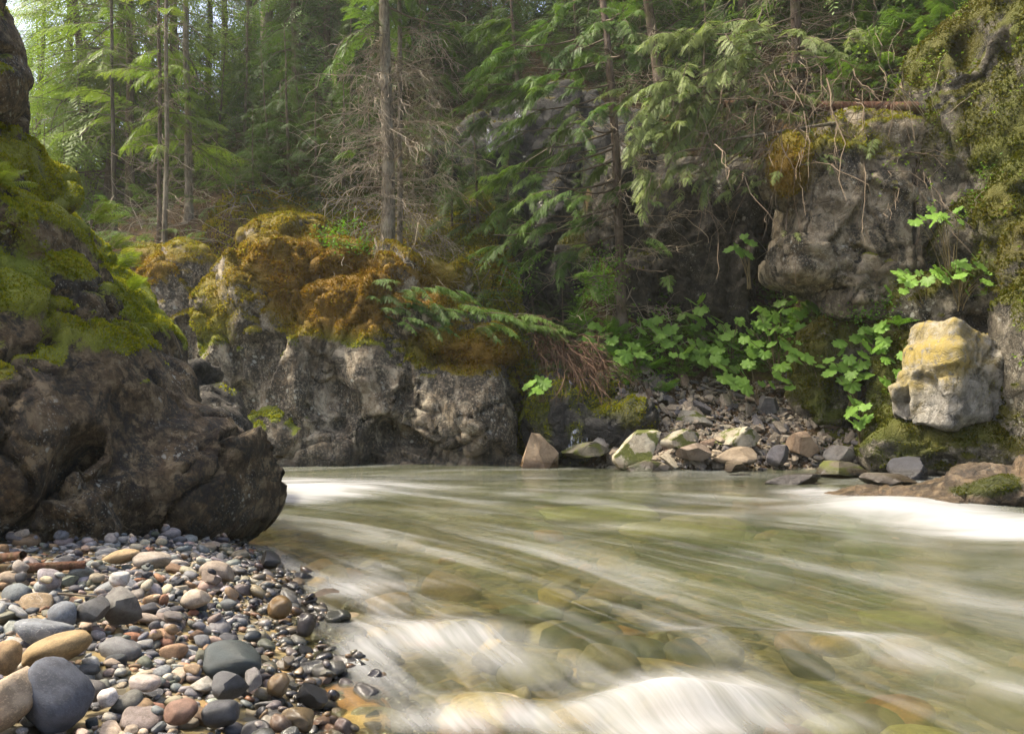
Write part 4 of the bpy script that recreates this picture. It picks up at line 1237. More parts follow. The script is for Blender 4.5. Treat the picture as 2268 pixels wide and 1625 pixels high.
# ------------------------------------------------------------------ the bank of broken rock on the far side
GT = "broken rocks of the far bank"
TH = [(1198, 998, 42, 36, 13.3, (0.36, 0.26, 0.16), "tan pyramid shaped rock standing alone in the water below the rock face", 6, 0), (1415, 985, 62, 46, 12.75, (0.38, 0.34, 0.25), "pale wedge shaped rock with moss patches at the water's edge, largest of the broken rocks", -18, 1),
      (1540, 930, 50, 20, 14.0, (0.27, 0.25, 0.20), "flat topped grey slab with a moss patch, up on the bank of broken rock", 3, 1), (1510, 968, 52, 26, 13.5, (0.30, 0.27, 0.20), "pale block just behind the largest pale wedge shaped rock", 0, 1), (1640, 975, 50, 30, 13.2, (0.32, 0.29, 0.21), "pale block with dark moss on its lower face", -8, 1),
      (1770, 985, 44, 30, 13.1, (0.38, 0.27, 0.17), "orange tan block on the lower bank", 6, 0), (1715, 1010, 30, 22, 12.7, (0.13, 0.12, 0.12), "dark grey angular rock at the water's edge", -10, 0), (1530, 1002, 48, 20, 12.9, (0.22, 0.17, 0.125), "brown flat rock at the water's edge", -5, 0), (1620, 1012, 50, 16, 12.7, (0.24, 0.19, 0.13), "long brown slab at the water's edge", -8, 0),
      (1850, 1010, 36, 24, 12.9, (0.24, 0.22, 0.19), "grey block beside the trailing root", 5, 0), (1700, 905, 36, 24, 14.3, (0.13, 0.125, 0.12), "dark angular rock high on the bank of broken rock", 12, 0), (1845, 940, 28, 20, 13.7, (0.34, 0.25, 0.17), "tan pointed rock high on the bank", -30, 0), (1430, 1030, 40, 18, 12.55, (0.13, 0.11, 0.07), "low dark mossy rock by the trickle", 0, 1),
      (1300, 1000, 60, 22, 13.3, (0.11, 0.10, 0.07), "dark mossy rock at the foot of the small waterfall", 0, 1), (1330, 985, 30, 20, 13.6, (0.22, 0.20, 0.17), "grey block above the dark mossy rock", 0, 0), (1385, 1005, 34, 16, 13.0, (0.27, 0.22, 0.16), "small brown block beside the largest pale wedge shaped rock", 4, 0),
      (2010, 1040, 70, 26, 11.3, (0.045, 0.045, 0.05), "blackish wet slab between the cliff foot and the rapids", -6, 0), (1880, 1045, 80, 20, 11.6, (0.10, 0.085, 0.055), "dark layered wet rock in front of the grey block", 6, 1), (1630, 1035, 36, 12, 11.9, (0.12, 0.095, 0.06), "small brown rock just breaking the surface", -3, 0), (1740, 1065, 70, 14, 10.6, (0.09, 0.08, 0.07), "low grey slab splitting the current above the rapids", -4, 0),
      (1960, 1065, 60, 16, 10.4, (0.13, 0.11, 0.08), "thin wet slab behind the low mossy boulder", 4, 0), (1640, 1085, 40, 10, 10.0, (0.12, 0.085, 0.05), "brown rock top awash", 0, 0)]
rngt = np.random.RandomState(77)
ANGM = []
def slab_shape(level, rng):
    """broken stone: a block cut by sharp planes"""
    Vs, Fs = ICO[level]
    Vs = np.sign(Vs) * np.abs(Vs) ** .6
    Vs = Vs / np.abs(Vs).max(0)
    for _ in range(14):
        n_ = rng.normal(0, 1, 3) * np.array([1, 1, .7])
        n_ /= np.linalg.norm(n_)
        dd = Vs @ n_ - rng.uniform(.45, .9)
        Vs = Vs - np.where(dd > 0, dd, 0)[:, None] * n_
    return Vs, Fs
def talus_mesh(moss):
    Vs, Fs = slab_shape(4, rngt)
    Vs = Vs * (1 + 0.025 * fbm(Vs * 3.2 + rngt.rand() * 30, 3))[:, None]
    N_ = vnormals(Vs, Fs)
    ms = np.clip(.5 * sstep(.1, .8, N_[:, 2]) * 0 + moss * (.35 + .7 * fbm(Vs * 1.6 + 3, 4)), 0, 1)
    me = mesh_np("bank_rock", Vs, Fs, [M['bank']], {"moss": ms})
    me.set_sharp_from_angle(angle=math.radians(35))
    return me
def bank_mat():
    b = NB("bank_stone")
    oi = b.n("ObjectInfo")
    p = b.pos()
    n1 = b.noise(p, 5, 6, 0.65, .5)
    n2 = b.noise(p, 28, 5, 0.7)
    col = b.mix(b.rng(n1, .35, .65, 0, .8), oi.outputs["Color"], b.mix(1.0, oi.outputs["Color"], (0.55, 0.5, 0.45), 'MULTIPLY'))
    col = b.mix(b.rng(n2, .5, .7, 0, .5), col, b.mix(1.0, oi.outputs["Color"], (1.35, 1.32, 1.25), 'MULTIPLY'))
    mask = b.rng(b.math('ADD', b.attr("moss"), b.math('MULTIPLY', b.math('SUBTRACT', n2, .5), .5)), .42, .55)
    col = b.mix(mask, col, b.mix(n2, (0.045, 0.055, 0.010), (0.12, 0.125, 0.022)))
    z = b.n("SeparateXYZ", {0: p}).outputs[2]
    wet = b.rng(b.math('ADD', z, b.math('MULTIPLY', n1, .15)), .13, .28, 1, 0)
    col = b.mix(wet, col, b.mix(1.0, col, (0.34, 0.30, 0.25), 'MULTIPLY'))
    return b.surf(b.pbsdf(col, b.rng(wet, 0, 1, .85, .25), b.bump(b.math('ADD', n1, b.math('MULTIPLY', n2, .5)), .6, .05), .35))
M['bank'] = bank_mat()
TM = [[talus_mesh(0) for _ in range(12)], [talus_mesh(1.1) for _ in range(5)]]
for px, py, rx, rz, d, col, lab, tilt, ms in TH:
    c = P(px, py, d)
    s = d / FPX
    if 'pyramid' in lab:
        Vp = np.array([[-.95, -.6, -1], [.2, -1, -1], [1, -.1, -1], [.3, .9, -1], [-.8, .7, -1], [-.62, -.1, 1], [-.15, .15, .95], [.88, -.1, .0], [.7, .5, -.1], [-.8, -.35, .3]])
        import bmesh
        bm = bmesh.new()
        for v in Vp:
            bm.verts.new(v)
        bmesh.ops.convex_hull(bm, input=bm.verts)
        bmesh.ops.subdivide_edges(bm, edges=bm.edges, cuts=3, use_grid_fill=True)
        me = bpy.data.meshes.new("pyramid_rock")
        bm.to_mesh(me)
        bm.free()
        co = np.zeros(len(me.vertices) * 3)
        me.vertices.foreach_get("co", co)
        co = co.reshape(-1, 3)
        co += .035 * np.stack([fbm(co * 3, 3), fbm(co * 3 + 9, 3), fbm(co * 3 + 19, 3)], 1)
        me.vertices.foreach_set("co", co.ravel())
        me.materials.append(M['bank'])
        me.update()
    else:
        me = TM[ms][rngt.randint(len(TM[ms]))]
    o = link("rock", me)
    o.matrix_world = Matrix.Translation(c) @ Euler((rngt.normal(0, .1), math.radians(tilt), rngt.normal(0, .25))).to_matrix().to_4x4() @ Matrix.Diagonal((rx * s * 1.08, rx * s * rngt.uniform(.7, 1), rz * s * 1.1, 1))
    o.color = (*col, 1)
    tag(o, lab, "rock", GT)
tp = Heap(0.6, 7.2, 12.3, 16.2, .02, lambda X, Y: np.maximum(hill(X, Y), -.2))
TC = [((0.27, 0.22, 0.155), "tan"), ((0.215, 0.18, 0.135), "grey brown"), ((0.115, 0.105, 0.10), "dark grey"), ((0.30, 0.26, 0.19), "pale"), ((0.19, 0.13, 0.085), "rusty brown")]
cnt = 0
tV, tF, tT, tn = [], [], [], 0
low = [slab_shape(2, rngt) for _ in range(8)]
for n_, lo_, hi_ in ((4200, .02, .05), (1700, .04, .085), (420, .075, .13), (90, .12, .19), (900, .025, .05)):
    for _ in range(n_):
        y = 12.75 + 2.2 * rngt.rand() ** 1.05
        x = 1.0 + 6.0 * rngt.rand()
        f = (y - 12.8) / 2.6
        if x < 1.2 + 1.3 * f - .3 * rngt.rand() or x > 6.6 - .7 * f:
            continue
        s = lo_ * (hi_ / lo_) ** (rngt.rand() ** 1.4)
        a, b_, c = s * rngt.uniform(.9, 1.5), s * rngt.uniform(.7, 1.1), s * rngt.uniform(.18, .46)
        yaw = rngt.uniform(0, 3.1)
        r = tp.drop(x, y, a, b_, c, yaw, .35, .9)
        if r is None:
            continue
        z, gx, gy = r
        Mx = stone_matrix(x, y, z, a, b_, c, yaw, gx, gy, rngt, .35)
        col, nm = TC[rngt.choice(5, p=[.3, .27, .18, .15, .10])]
        col = np.array(col) * rngt.uniform(.75, 1.25)
        if s > .068 and cnt < 270:
            cnt += 1
            mossy = int(rngt.rand() < .2)
            o = link("rock", TM[mossy][rngt.randint(len(TM[mossy]))])
            o.matrix_world = Mx
            o.color = (*col, 1)
            where = "at the foot of the far bank" if z < .35 else "halfway up the bank of broken rock" if z < .9 else "at the top of the bank below the green plants"
            tag(o, "%s%s angular rock %s" % ("moss spotted " if mossy else "", nm, where), "rock", GT)
        else:
            Vs, Fs = low[rngt.randint(8)]
            A = np.array(Mx)
            tV.append(Vs @ A[:3, :3].T + A[:3, 3])
            tF.append(Fs + tn)
            tT.append(np.broadcast_to(col, Vs.shape))
            tn += len(Vs)
me = mesh_np("rubble", np.concatenate(tV), np.concatenate(tF), [M['gravel']], {"tint": np.concatenate(tT), "wet": np.zeros(tn)}, False)
o = kind(link("rubble", me), "stuff")
tag(o, "small broken stone chips between the rocks of the far bank", "rubble")

# ------------------------------------------------------------------ conifers
def spray(rng, n=8, droop=0.15):
    """flat leafy spray, unit length along x: pairs of narrow scale leaves"""
    V, Q = [], []
    k = 0
    for i in range(n + 1):
        t = 0.06 + 0.94 * i / n
        L = 0.36 * (1 - 0.75 * t) + 0.06
        for s in (-1, 1) if i < n else (0,):
            ang = s * math.radians(rng.uniform(38, 54))
            d = np.array([math.cos(ang), math.sin(ang), 0])
            w = np.array([-d[1], d[0], 0]) * (0.024 + 0.012 * rng.rand())
            p = np.array([t, 0, -droop * t * t])
            e = p + d * L + np.array([0, 0, -0.10 * L - rng.uniform(0, .05)])
            m = p + (e - p) * 0.45
            V += [p, m - w, e, m + w]
            Q.append([k, k + 1, k + 2, k + 3])
            k += 4
    return np.array(V), np.array(Q)

def bough(rng, pairs=8, n=7, droop=0.35, spread=0.36, bare=0.2):
    """one bough, unit length along x, with sprays on both sides; returns leaves and wood"""
    A = Acc()
    W = Acc()
    up = rng.uniform(0.0, .18)
    def axis_p(t):
        return np.array([t, 0.05 * math.sin(t * 3 + up * 9), up * t - droop * t ** 2.1])
    for i in range(pairs):
        t = bare + (1 - bare) * (i + .3) / pairs
        p = axis_p(t)
        tg = axis_p(min(t + .02, 1.05)) - axis_p(t - .02)
        pitch = math.atan2(tg[2], math.hypot(tg[0], tg[1]))
        for s in (-1, 1):
            if rng.rand() < .08:
                continue
            L = spread * (1 - .45 * t) * rng.uniform(.7, 1.15)
            V, Q = spray(rng, n, rng.uniform(.1, .45))
            yaw = s * math.radians(rng.uniform(38, 66))
            R = Euler((s * rng.uniform(-.35, .15), -pitch * .8 + rng.uniform(.0, .35), yaw)).to_matrix()
            A.add(V * L @ np.array(R).T + p, Q, 0, rng.rand())
    V, Q = spray(rng, n, .3)
    p = axis_p(.97)
    A.add(V * spread * .7 @ np.array(Euler((0, .4, 0)).to_matrix()).T + p, Q, 0, rng.rand())
    ts = np.linspace(0, 1, 7)
    path = np.stack([axis_p(t) for t in ts])[None]
    V, Q = tubes(path, (0.012 * (1 - .85 * ts))[None], 3)
    W.add(V, Q)
    return (np.concatenate(A.V), np.concatenate(A.Q), np.concatenate(A.A)), (np.concatenate(W.V), np.concatenate(W.Q))

_r = np.random.RandomState(3)
BOUGH = [bough(_r, 10, 9, _r.uniform(.2, .5), _r.uniform(.32, .42)) for _ in range(7)]
BOUGH_LO = [bough(_r, 7, 6, _r.uniform(.2, .5), _r.uniform(.36, .46)) for _ in range(6)]
BOUGH_HI = [bough(_r, 14, 12, _r.uniform(.25, .5), _r.uniform(.30, .38), .12) for _ in range(6)]

def add_bough(A, protos, rng, p, yaw, pitch, L, roll=0.0, tint=None, width=1.0):
    (V, Q, v), (WV, WQ) = protos[rng.randint(len(protos))]
    R = np.array(Matrix.Rotation(yaw, 3, 'Z') @ Matrix.Rotation(-pitch, 3, 'Y') @ Matrix.Rotation(roll, 3, 'X'))
    S = np.array([L, L * width * (1 if rng.rand() < .5 else -1), L])
    base = rng.uniform(-.25, .25) if tint is None else tint
    A.add(V * S @ R.T + p, Q, 0, np.clip(v * .6 + .2 + base, 0, 1))
    A.add(WV * S @ R.T + p, WQ, 1, .5)

def trunk_path(base, top, bend=0.0, rng=None, K=14, wob=.02):
    t = np.linspace(0, 1, K)[:, None]
    p = base + (top - base) * t
    L = np.linalg.norm(top - base)
    side = np.array([bend, 0, 0])
    p = p + side * (np.sin(t * math.pi)) * L
    w = rng.normal(0, 1, (K, 3)).cumsum(0) * wob * L / K
    w[:, 2] = 0
    w[0] = 0
    return p + w

def trunk_mesh(name, path, r0, r1, mat, flare=1.7, sides=12, seed=0):
    K = len(path)
    h = np.linspace(0, 1, K)
    L = np.linalg.norm(path[-1] - path[0])
    # finer along the foot
    kk = np.linspace(0, 1, 42) ** 1.3
    pp = np.stack([np.interp(kk, h, path[:, c]) for c in range(3)], 1)
    rad = r0 + (r1 - r0) * kk
    rad = rad * (1 + (flare - 1) * np.exp(-kk * L / (1.6 * r0 + .12)))
    V, Q = tubes(pp[None], rad[None], sides)
    C = np.repeat(pp, sides, 0)
    d = V - C
    rr = np.linalg.norm(d, axis=1, keepdims=True)
    ang = np.tile(np.arange(sides), 42)
    f = .10 * fbm(V * np.array([9, 9, 2.2]) + seed, 3) + .22 * np.exp(-np.repeat(kk, sides) * L / (r0 * 2 + .1)) * np.sin(ang * 2 * math.pi / sides * 3 + seed)
    V = C + d * (1 + f[:, None])
    return mesh_np(name, V, Q, [mat])

def dead_twigs(A, path, rng, n, L, t0=0.0, t1=1.0, droop=.5, subs=9, mat=0, r=.012, up=.15, yaws=None):
    """bare drooping branches with side twigs, along a trunk"""
    K = len(path)
    h = np.linspace(0, 1, K)
    t = t0 + (t1 - t0) * rng.rand(n)
    p0 = np.stack([np.interp(t, h, path[:, c]) for c in range(3)], 1)
    yaw = rng.uniform(0, 2 * math.pi, n) if yaws is None else rng.uniform(yaws[0], yaws[1], n)
    d = np.stack([np.cos(yaw), np.sin(yaw), rng.normal(up, .25, n)], 1)
    Ls = L * rng.uniform(.35, 1.15, n)
    pa = curve_paths(p0, d, Ls, rng.uniform(.3, 1.2, n) * droop, rng, 7, .10)
    V, Q = tubes(pa, (r * np.linspace(1, .25, 7))[None] * (Ls / L)[:, None], 3)
    A.add(V, Q, mat, np.repeat(rng.rand(n), 21))
    if subs:
        m = n * subs
        j = np.repeat(np.arange(n), subs)
        k = rng.randint(1, 6, m)
        f = rng.rand(m, 1)
        q0 = pa[j, k] * (1 - f) + pa[j, k + 1] * f
        dd = pa[j, k + 1] - pa[j, k]
        dd = dd / (np.linalg.norm(dd, axis=1, keepdims=True) + 1e-9) + rng.normal(0, .7, (m, 3))
        l2 = Ls[j] * rng.uniform(.15, .5, m)
        pb = curve_paths(q0, dd, l2, rng.uniform(.0, .9, m) * droop, rng, 5, .16)
        V, Q = tubes(pb, (r * .5 * np.linspace(1, .45, 5))[None].repeat(m, 0), 3)
        A.add(V, Q, mat, np.repeat(rng.rand(m), 15))

def make_tree(name, label, base, top, r0, bark, leaf, boughs, L, rng, t0=.35, dead=0, deadL=1.0, bend=0.0, protos=None, group=None, cat="tree", extra=None, deadt=(.02, .6), droop=.5, pitch=(-.5, .25), flare=1.7, r1=None, yaws=None, subs=9):
    root = empty(name, tuple(base))
    tag(root, label, cat, group)
    inv = -np.asarray(base)
    path = trunk_path(np.asarray(base), np.asarray(top), bend, rng) + inv
    me = trunk_mesh("trunk", path, r0, r1 if r1 else r0 * .25, M[bark], flare, seed=rng.rand() * 30)
    tk = link("trunk", me, root)
    A = Acc()
    h = np.linspace(0, 1, len(path))
    for i in range(boughs):
        t = t0 + (1 - t0) * rng.rand() ** .9
        p = np.array([np.interp(t, h, path[:, c]) for c in range(3)])
        ln = L * (1.15 - .7 * t) * rng.uniform(.65, 1.15)
        yw = rng.uniform(0, 2 * math.pi) if yaws is None else rng.uniform(*yaws)
        add_bough(A, protos or BOUGH, rng, p, yw, rng.uniform(*pitch), ln, rng.normal(0, .15))
    if extra:
        extra(A, path, rng, inv)
    if A.n:
        link("crown", A.mesh("crown", [M[leaf], M['wood']], False), root)
    if dead:
        D = Acc()
        dead_twigs(D, path, rng, dead, deadL, deadt[0], deadt[1], droop, subs)
        kind(link("dead_branches", D.mesh("dead_branches", [M['twig']], False), tk), "stuff")
    return root

def clump(A, path, rng, inv, px, py, d, L, toward=None, rise=.25, protos=None, n=3, pitch=-.25, woody=True, tint=None):
    """a leafy bough whose foliage hangs at the given place, carried by a branch from the trunk"""
    c = P(px, py, d) + inv
    # where the branch leaves the trunk: a little above the clump
    zz = np.clip(c[2] + rise * np.linalg.norm((c - path[len(path) // 2])[:2]), path[0][2] + .3, path[-1][2])
    p = np.array([np.interp(zz, path[:, 2], path[:, k]) for k in range(3)])
    dv = c - p
    yaw = math.atan2(dv[1], dv[0])
    if woody:
        t = np.linspace(0, 1, 9)[:, None]
        pa = p + dv * t + np.array([0, 0, -1]) * np.sin(t * math.pi) * .06 * np.linalg.norm(dv) + rng.normal(0, .02, (9, 3)) * t
        V, Q = tubes(pa[None], np.linspace(.022, .008, 9)[None], 4)
        A.add(V, Q, 1, .5)
    for k in range(n):
        yw = yaw + rng.normal(0, .5)
        st = c - np.array([math.cos(yw), math.sin(yw), .1]) * L * .45 + rng.normal(0, .10, 3) * L
        add_bough(A, protos or BOUGH_HI, rng, st, yw, pitch + rng.normal(0, .15), L * rng.uniform(.7, 1.1), rng.normal(0, .2), tint)

def on_hill(px, d):
    x = (px - 1134) / FPX * d
    return np.array([x, d, float(hill(x, d)) - .12])

rt = np.random.RandomState(42)
# --- the pair of half-dead trees on the rock face
b1 = P(858, 612, 15.4)
def _lich(A, path, rng, inv):
    for px, py, d, L in ((1000, 165, 15.8, .55), (760, 330, 15.6, .5), (1010, 60, 16, .7)):
        clump(A, path, rng, inv, px, py, d, L, n=2)
make_tree("conifer_tree", "pale straight trunk with a skirt of bare drooping grey twigs, growing on the rock face", b1, P(842, -350, 16.2), .14, 'bark_pale', 'cedar', 34, 1.6, rt, .55, 95, 1.35, 0.0, deadt=(.0, .55), droop=.55, extra=_lich, r1=.07, subs=14)
b2 = P(885, 600, 15.8)
make_tree("conifer_tree", "thin brown trunk tangled in bare twigs close behind the pale straight trunk", b2, P(890, -300, 16.6), .06, 'bark_pale', 'cedar', 22, 1.5, rt, .6, 110, 1.45, 0.0, deadt=(.0, .6), droop=.6, r1=.035, subs=14)
# --- the cedar in front of the gully
def _ced(A, path, rng, inv):
    for px, py, d, L, n, w in ((1110, 100, 15.2, .95, 4, 1), (1180, 150, 15.0, 1.0, 4, 1), (1070, 150, 15.6, .8, 3, 1), (1210, 185, 14.6, .9, 4, 1), (1150, 240, 15.2, .9, 3, 0), (1120, 290, 15.4, .9, 3, 1), (1060, 190, 15.5, .7, 2, 0), (1250, 230, 15, .8, 3, 0), (1280, 170, 15, .6, 2, 0),
                              (1110, 370, 15.0, .95, 4, 1), (1170, 380, 14.8, .8, 3, 0), (1250, 330, 15, .8, 2, 0), (1210, 410, 14.3, .9, 4, 1), (1270, 420, 14.3, .75, 3, 1), (1130, 500, 15.2, .8, 3, 0), (1200, 475, 14.3, .75, 3, 0), (1090, 520, 14.8, .8, 3, 1),
                              (1330, 30, 14.3, 1.0, 4, 0), (1290, 75, 14.2, .8, 3, 0), (1400, 95, 14.3, .8, 3, 0), (1250, 10, 14.5, .9, 3, 0), (1390, 10, 14.5, .9, 3, 0), (1330, 230, 13.9, .8, 3, 0), (1290, 270, 13.9, .7, 3, 0), (1380, 240, 13.9, .7, 3, 0), (1330, 120, 14.0, .6, 2, 0),
                              (1170, 60, 15.6, 1.0, 4, 0), (1240, 90, 15.4, .9, 4, 0), (1090, 40, 15.8, .9, 4, 0), (1180, 330, 15.6, .9, 4, 0), (1110, 440, 15.6, .8, 4, 0), (1250, 540, 15.2, .8, 4, 0), (1180, 560, 15.4, .7, 3, 0), (1300, 480, 15.2, .8, 4, 0), (1350, 400, 15.6, .8, 3, 0), (1230, 280, 15.8, .8, 4, 0), (1320, 350, 15.8, .8, 3, 0), (1060, 260, 16, .8, 3, 0), (1150, 190, 16, .9, 4, 0), (1280, 130, 16, .9, 4, 0), (1450, 520, 14.2, .6, 2, 0), (1300, 610, 14.0, .5, 2, 0), (1450, 430, 14.2, .5, 2, 0), (1480, 600, 14.4, .6, 2, 0)):
        clump(A, path, rng, inv, px, py, d, L, n=n, woody=bool(w) or rng.rand() < .5)
b3 = P(1378, 740, ray_hill(1378, 740))
make_tree("cedar_tree", "slender brown leaning trunk with hanging green fronds, rooted among the ferns below the gully", b3, P(1310, -250, 15.8), .095, 'bark', 'cedar', 12, 1.3, rt, .75, 55, 1.5, .012, deadt=(.05, .6), droop=.25, extra=_ced, r1=.06)
# --- the pale cedar boughs on the right
def _pale(A, path, rng, inv):
    for px, py, d, L, n in ((1480, 60, 13.8, 1.0, 5), (1560, 40, 13.9, 1.1, 5), (1650, 40, 14.2, 1.1, 4), (1500, 130, 13.6, 1.1, 6), (1580, 130, 13.7, 1.1, 6), (1450, 190, 13.5, 1.0, 6), (1530, 200, 13.5, 1.0, 6), (1620, 190, 14, 1.0, 4), (1430, 260, 13.3, .9, 5), (1500, 270, 13.4, .9, 5), (1570, 260, 13.7, .8, 4),
                            (1420, 350, 13.2, .8, 4), (1500, 335, 13.3, .8, 4), (1570, 330, 13.5, .7, 3), (1470, 385, 13.4, .6, 2), (1400, 310, 13.4, .6, 3), (1640, 270, 13.9, .7, 3), (1700, 120, 14.3, .9, 3), (1780, 60, 14.4, .9, 3), (1690, 20, 14.4, 1.0, 3), (1800, 205, 14.0, .7, 3), (1850, 110, 14.6, .7, 2), (1750, 245, 13.6, .6, 2), (1860, 250, 13.9, .5, 2), (1720, 360, 13.0, .4, 1), (1790, 340, 13.0, .4, 1), (1600, 410, 13.4, .4, 2), (1840, 330, 13.0, .5, 2), (1920, 300, 13.0, .5, 2), (1980, 250, 13.4, .6, 2), (1660, 390, 13.4, .6, 3), (1720, 290, 13.6, .7, 3), (1620, 360, 13.5, .7, 3), (1820, 60, 14.6, .9, 3), (1760, 200, 14.0, .8, 3), (1860, 180, 14.2, .7, 3), (1500, 420, 13.4, .5, 2), (1420, 60, 14.6, .9, 4), (1600, 300, 13.8, .8, 4), (1680, 200, 14.2, .9, 4), (1740, 150, 14.4, .9, 4), (1650, 110, 14.4, 1.0, 5), (1540, 390, 13.4, .6, 3), (1820, 150, 14.6, .8, 3), (1890, 60, 14.8, .8, 3), (1780, 280, 13.8, .6, 3), (1960, 60, 15, .8, 2), (1690, 320, 13.6, .6, 2), (1380, 180, 14.4, .8, 3), (1770, 500, 12.9, .35, 1), (1740, 505, 13.0, .35, 1)):
        clump(A, path, rng, inv, px, py, d, L, n=n, rise=.3, pitch=-.35)
b4 = on_hill(1770, 16.9)
make_tree("cedar_tree", "cedar with long pale feathery boughs sweeping down over the shaded hollow", b4, P(1745, -300, 16.4), .13, 'bark', 'cedar_pale', 16, 1.6, rt, .55, 60, 2.4, 0.0, deadt=(.05, .6), droop=.45, extra=_pale, r1=.07)

GRP = "conifers on the slope"
SOLO = [  # px at foot, distance, px at top of frame, trunk radius, bark, label, boughs, dead
    (592, 24.5, 590, .24, 'bark_pale', "thick bare silvery trunk standing alone on the slope above the moss", 26, 30),
    (725, 22.5, 722, .12, 'bark', "brown trunk with bent branches and exposed roots on the slope", 24, 40),
    (545, 25, 552, .13, 'bark_dark', "dark trunk just behind the thick silvery trunk", 24, 20),
    (420, 17.3, 412, .085, 'bark_pale', "slim grey trunk with mossy foot beside the golden moss", 26, 50),
    (353, 17.0, 350, .05, 'bark', "thin young conifer beside the slim grey trunk", 20, 40),
    (364, 16.6, 366, .055, 'bark_pale', "thin pale young conifer leaning close to another thin one", 18, 36),
    (290, 19.5, 285, .11, 'bark', "brown conifer trunk among bright cedar sprays", 36, 36),
    (255, 18.3, 240, .05, 'bark_dark', "crooked thin dark trunk near the brown conifer", 14, 30),
    (460, 26, 465, .12, 'bark_dark', "dark conifer trunk in the hazy wood", 40, 16),
    (1470, 19.5, 1405, .15, 'bark', "grey brown leaning trunk behind the cedar fronds", 26, 30),
    (1030, 24, 1032, .10, 'bark_dark', "dark thin trunk above the gully", 30, 26),
    (1900, 17.4, 1885, .10, 'bark', "upright brown trunk above the overhanging rock", 20, 40),
    (1965, 17.8, 1945, .09, 'bark', "slender leaning trunk next to the upright brown one above the overhang", 16, 40),
    (2215, 14.3, 2140, .075, 'bark_dark', "dark trunk slanting out over the mossy cliff", 6, 18),
    (2290, 13.9, 2215, .085, 'bark_dark', "second dark slanting trunk at the top of the mossy cliff", 4, 10),
    (650, 30, 652, .16, 'bark', "tall conifer in the dim wood between the silvery trunk and the brown one", 44, 20),
    (960, 28, 955, .15, 'bark_dark', "tall conifer high up behind the half-dead pair", 44, 20),
]
for i, (px, d, pt, r0, bk, lab, nb, nd_) in enumerate(SOLO):
    bs = on_hill(px, d)
    tp_ = P(pt, -150, d)
    top = bs + (tp_ - bs) * (1.2 if d < 20 else 1.25)
    far = d > 19
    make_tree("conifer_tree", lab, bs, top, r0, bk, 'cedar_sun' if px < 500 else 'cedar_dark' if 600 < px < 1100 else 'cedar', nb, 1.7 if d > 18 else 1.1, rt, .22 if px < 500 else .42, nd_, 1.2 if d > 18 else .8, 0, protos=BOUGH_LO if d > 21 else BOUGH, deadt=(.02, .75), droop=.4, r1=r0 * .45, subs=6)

# --- the wood around and behind: four grown trees, copied
def grown(seed, H, r0, leaf, n, L, t0):
    rng = np.random.RandomState(seed)
    root = empty("conifer_tree")
    path = trunk_path(np.zeros(3), np.array([rng.normal(0, .3), rng.normal(0, .3), H]), 0, rng)
    link("trunk", trunk_mesh("trunk", path, r0, r0 * .15, M['bark'], 1.6, 9, seed), root)
    A = Acc()
    h = np.linspace(0, 1, len(path))
    for i in range(n):
        t = t0 + (1 - t0) * (i + rng.rand()) / n
        p = np.array([np.interp(t, h, path[:, c]) for c in range(3)])
        add_bough(A, BOUGH_LO, rng, p, rng.uniform(0, 6.28), rng.uniform(-.45, .15), L * (1.1 - .85 * t) * rng.uniform(.75, 1.15), rng.normal(0, .15), width=1.2)
    link("crown", A.mesh("crown", [M[leaf], M['wood']], False), root)
    return root
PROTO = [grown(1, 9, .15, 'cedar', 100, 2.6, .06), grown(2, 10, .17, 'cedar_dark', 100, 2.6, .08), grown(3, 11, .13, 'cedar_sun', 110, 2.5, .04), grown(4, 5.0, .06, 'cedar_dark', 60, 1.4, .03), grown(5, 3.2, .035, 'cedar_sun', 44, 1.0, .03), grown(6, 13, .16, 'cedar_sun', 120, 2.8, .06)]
WOOD = []
rw_ = np.random.RandomState(8)
used_proto = set()
def plant_tree(k, x, y, label, group, sc=1.0):
    z = float(hill(x, y)) - .15
    src = PROTO[k]
    if k not in used_proto:
        used_proto.add(k)
        r = src
    else:
        r = src.copy()
        COL.objects.link(r)
        for ch in list(src.children):
            c = ch.copy()
            COL.objects.link(c)
            c.parent = r
    r.location = (x, y, z)
    r.rotation_euler = (rw_.normal(0, .03), rw_.normal(0, .03), rw_.uniform(0, 6.28))
    s = sc * rw_.uniform(.85, 1.15)
    r.scale = (s, s, s)
    tag(r, label, "tree", group)
KIND = {0: "green conifer with drooping boughs", 1: "tall dark conifer", 2: "bright sunlit young cedar", 3: "small dark conifer sapling", 4: "small bright conifer sapling", 5: "tall bright hazy cedar"}
# bright cedars on the left
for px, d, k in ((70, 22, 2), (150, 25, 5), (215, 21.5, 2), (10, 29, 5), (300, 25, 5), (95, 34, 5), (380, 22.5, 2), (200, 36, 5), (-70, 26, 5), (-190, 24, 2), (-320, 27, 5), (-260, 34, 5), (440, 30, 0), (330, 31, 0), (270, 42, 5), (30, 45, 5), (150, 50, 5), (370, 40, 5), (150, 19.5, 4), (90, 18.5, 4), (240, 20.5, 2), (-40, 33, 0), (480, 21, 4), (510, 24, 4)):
    plant_tree(k, (px - 1134) / FPX * d, d, "%s %s" % (KIND[k], "in the hazy wood beyond the huge dark boulder"), "trees beyond the boulder")
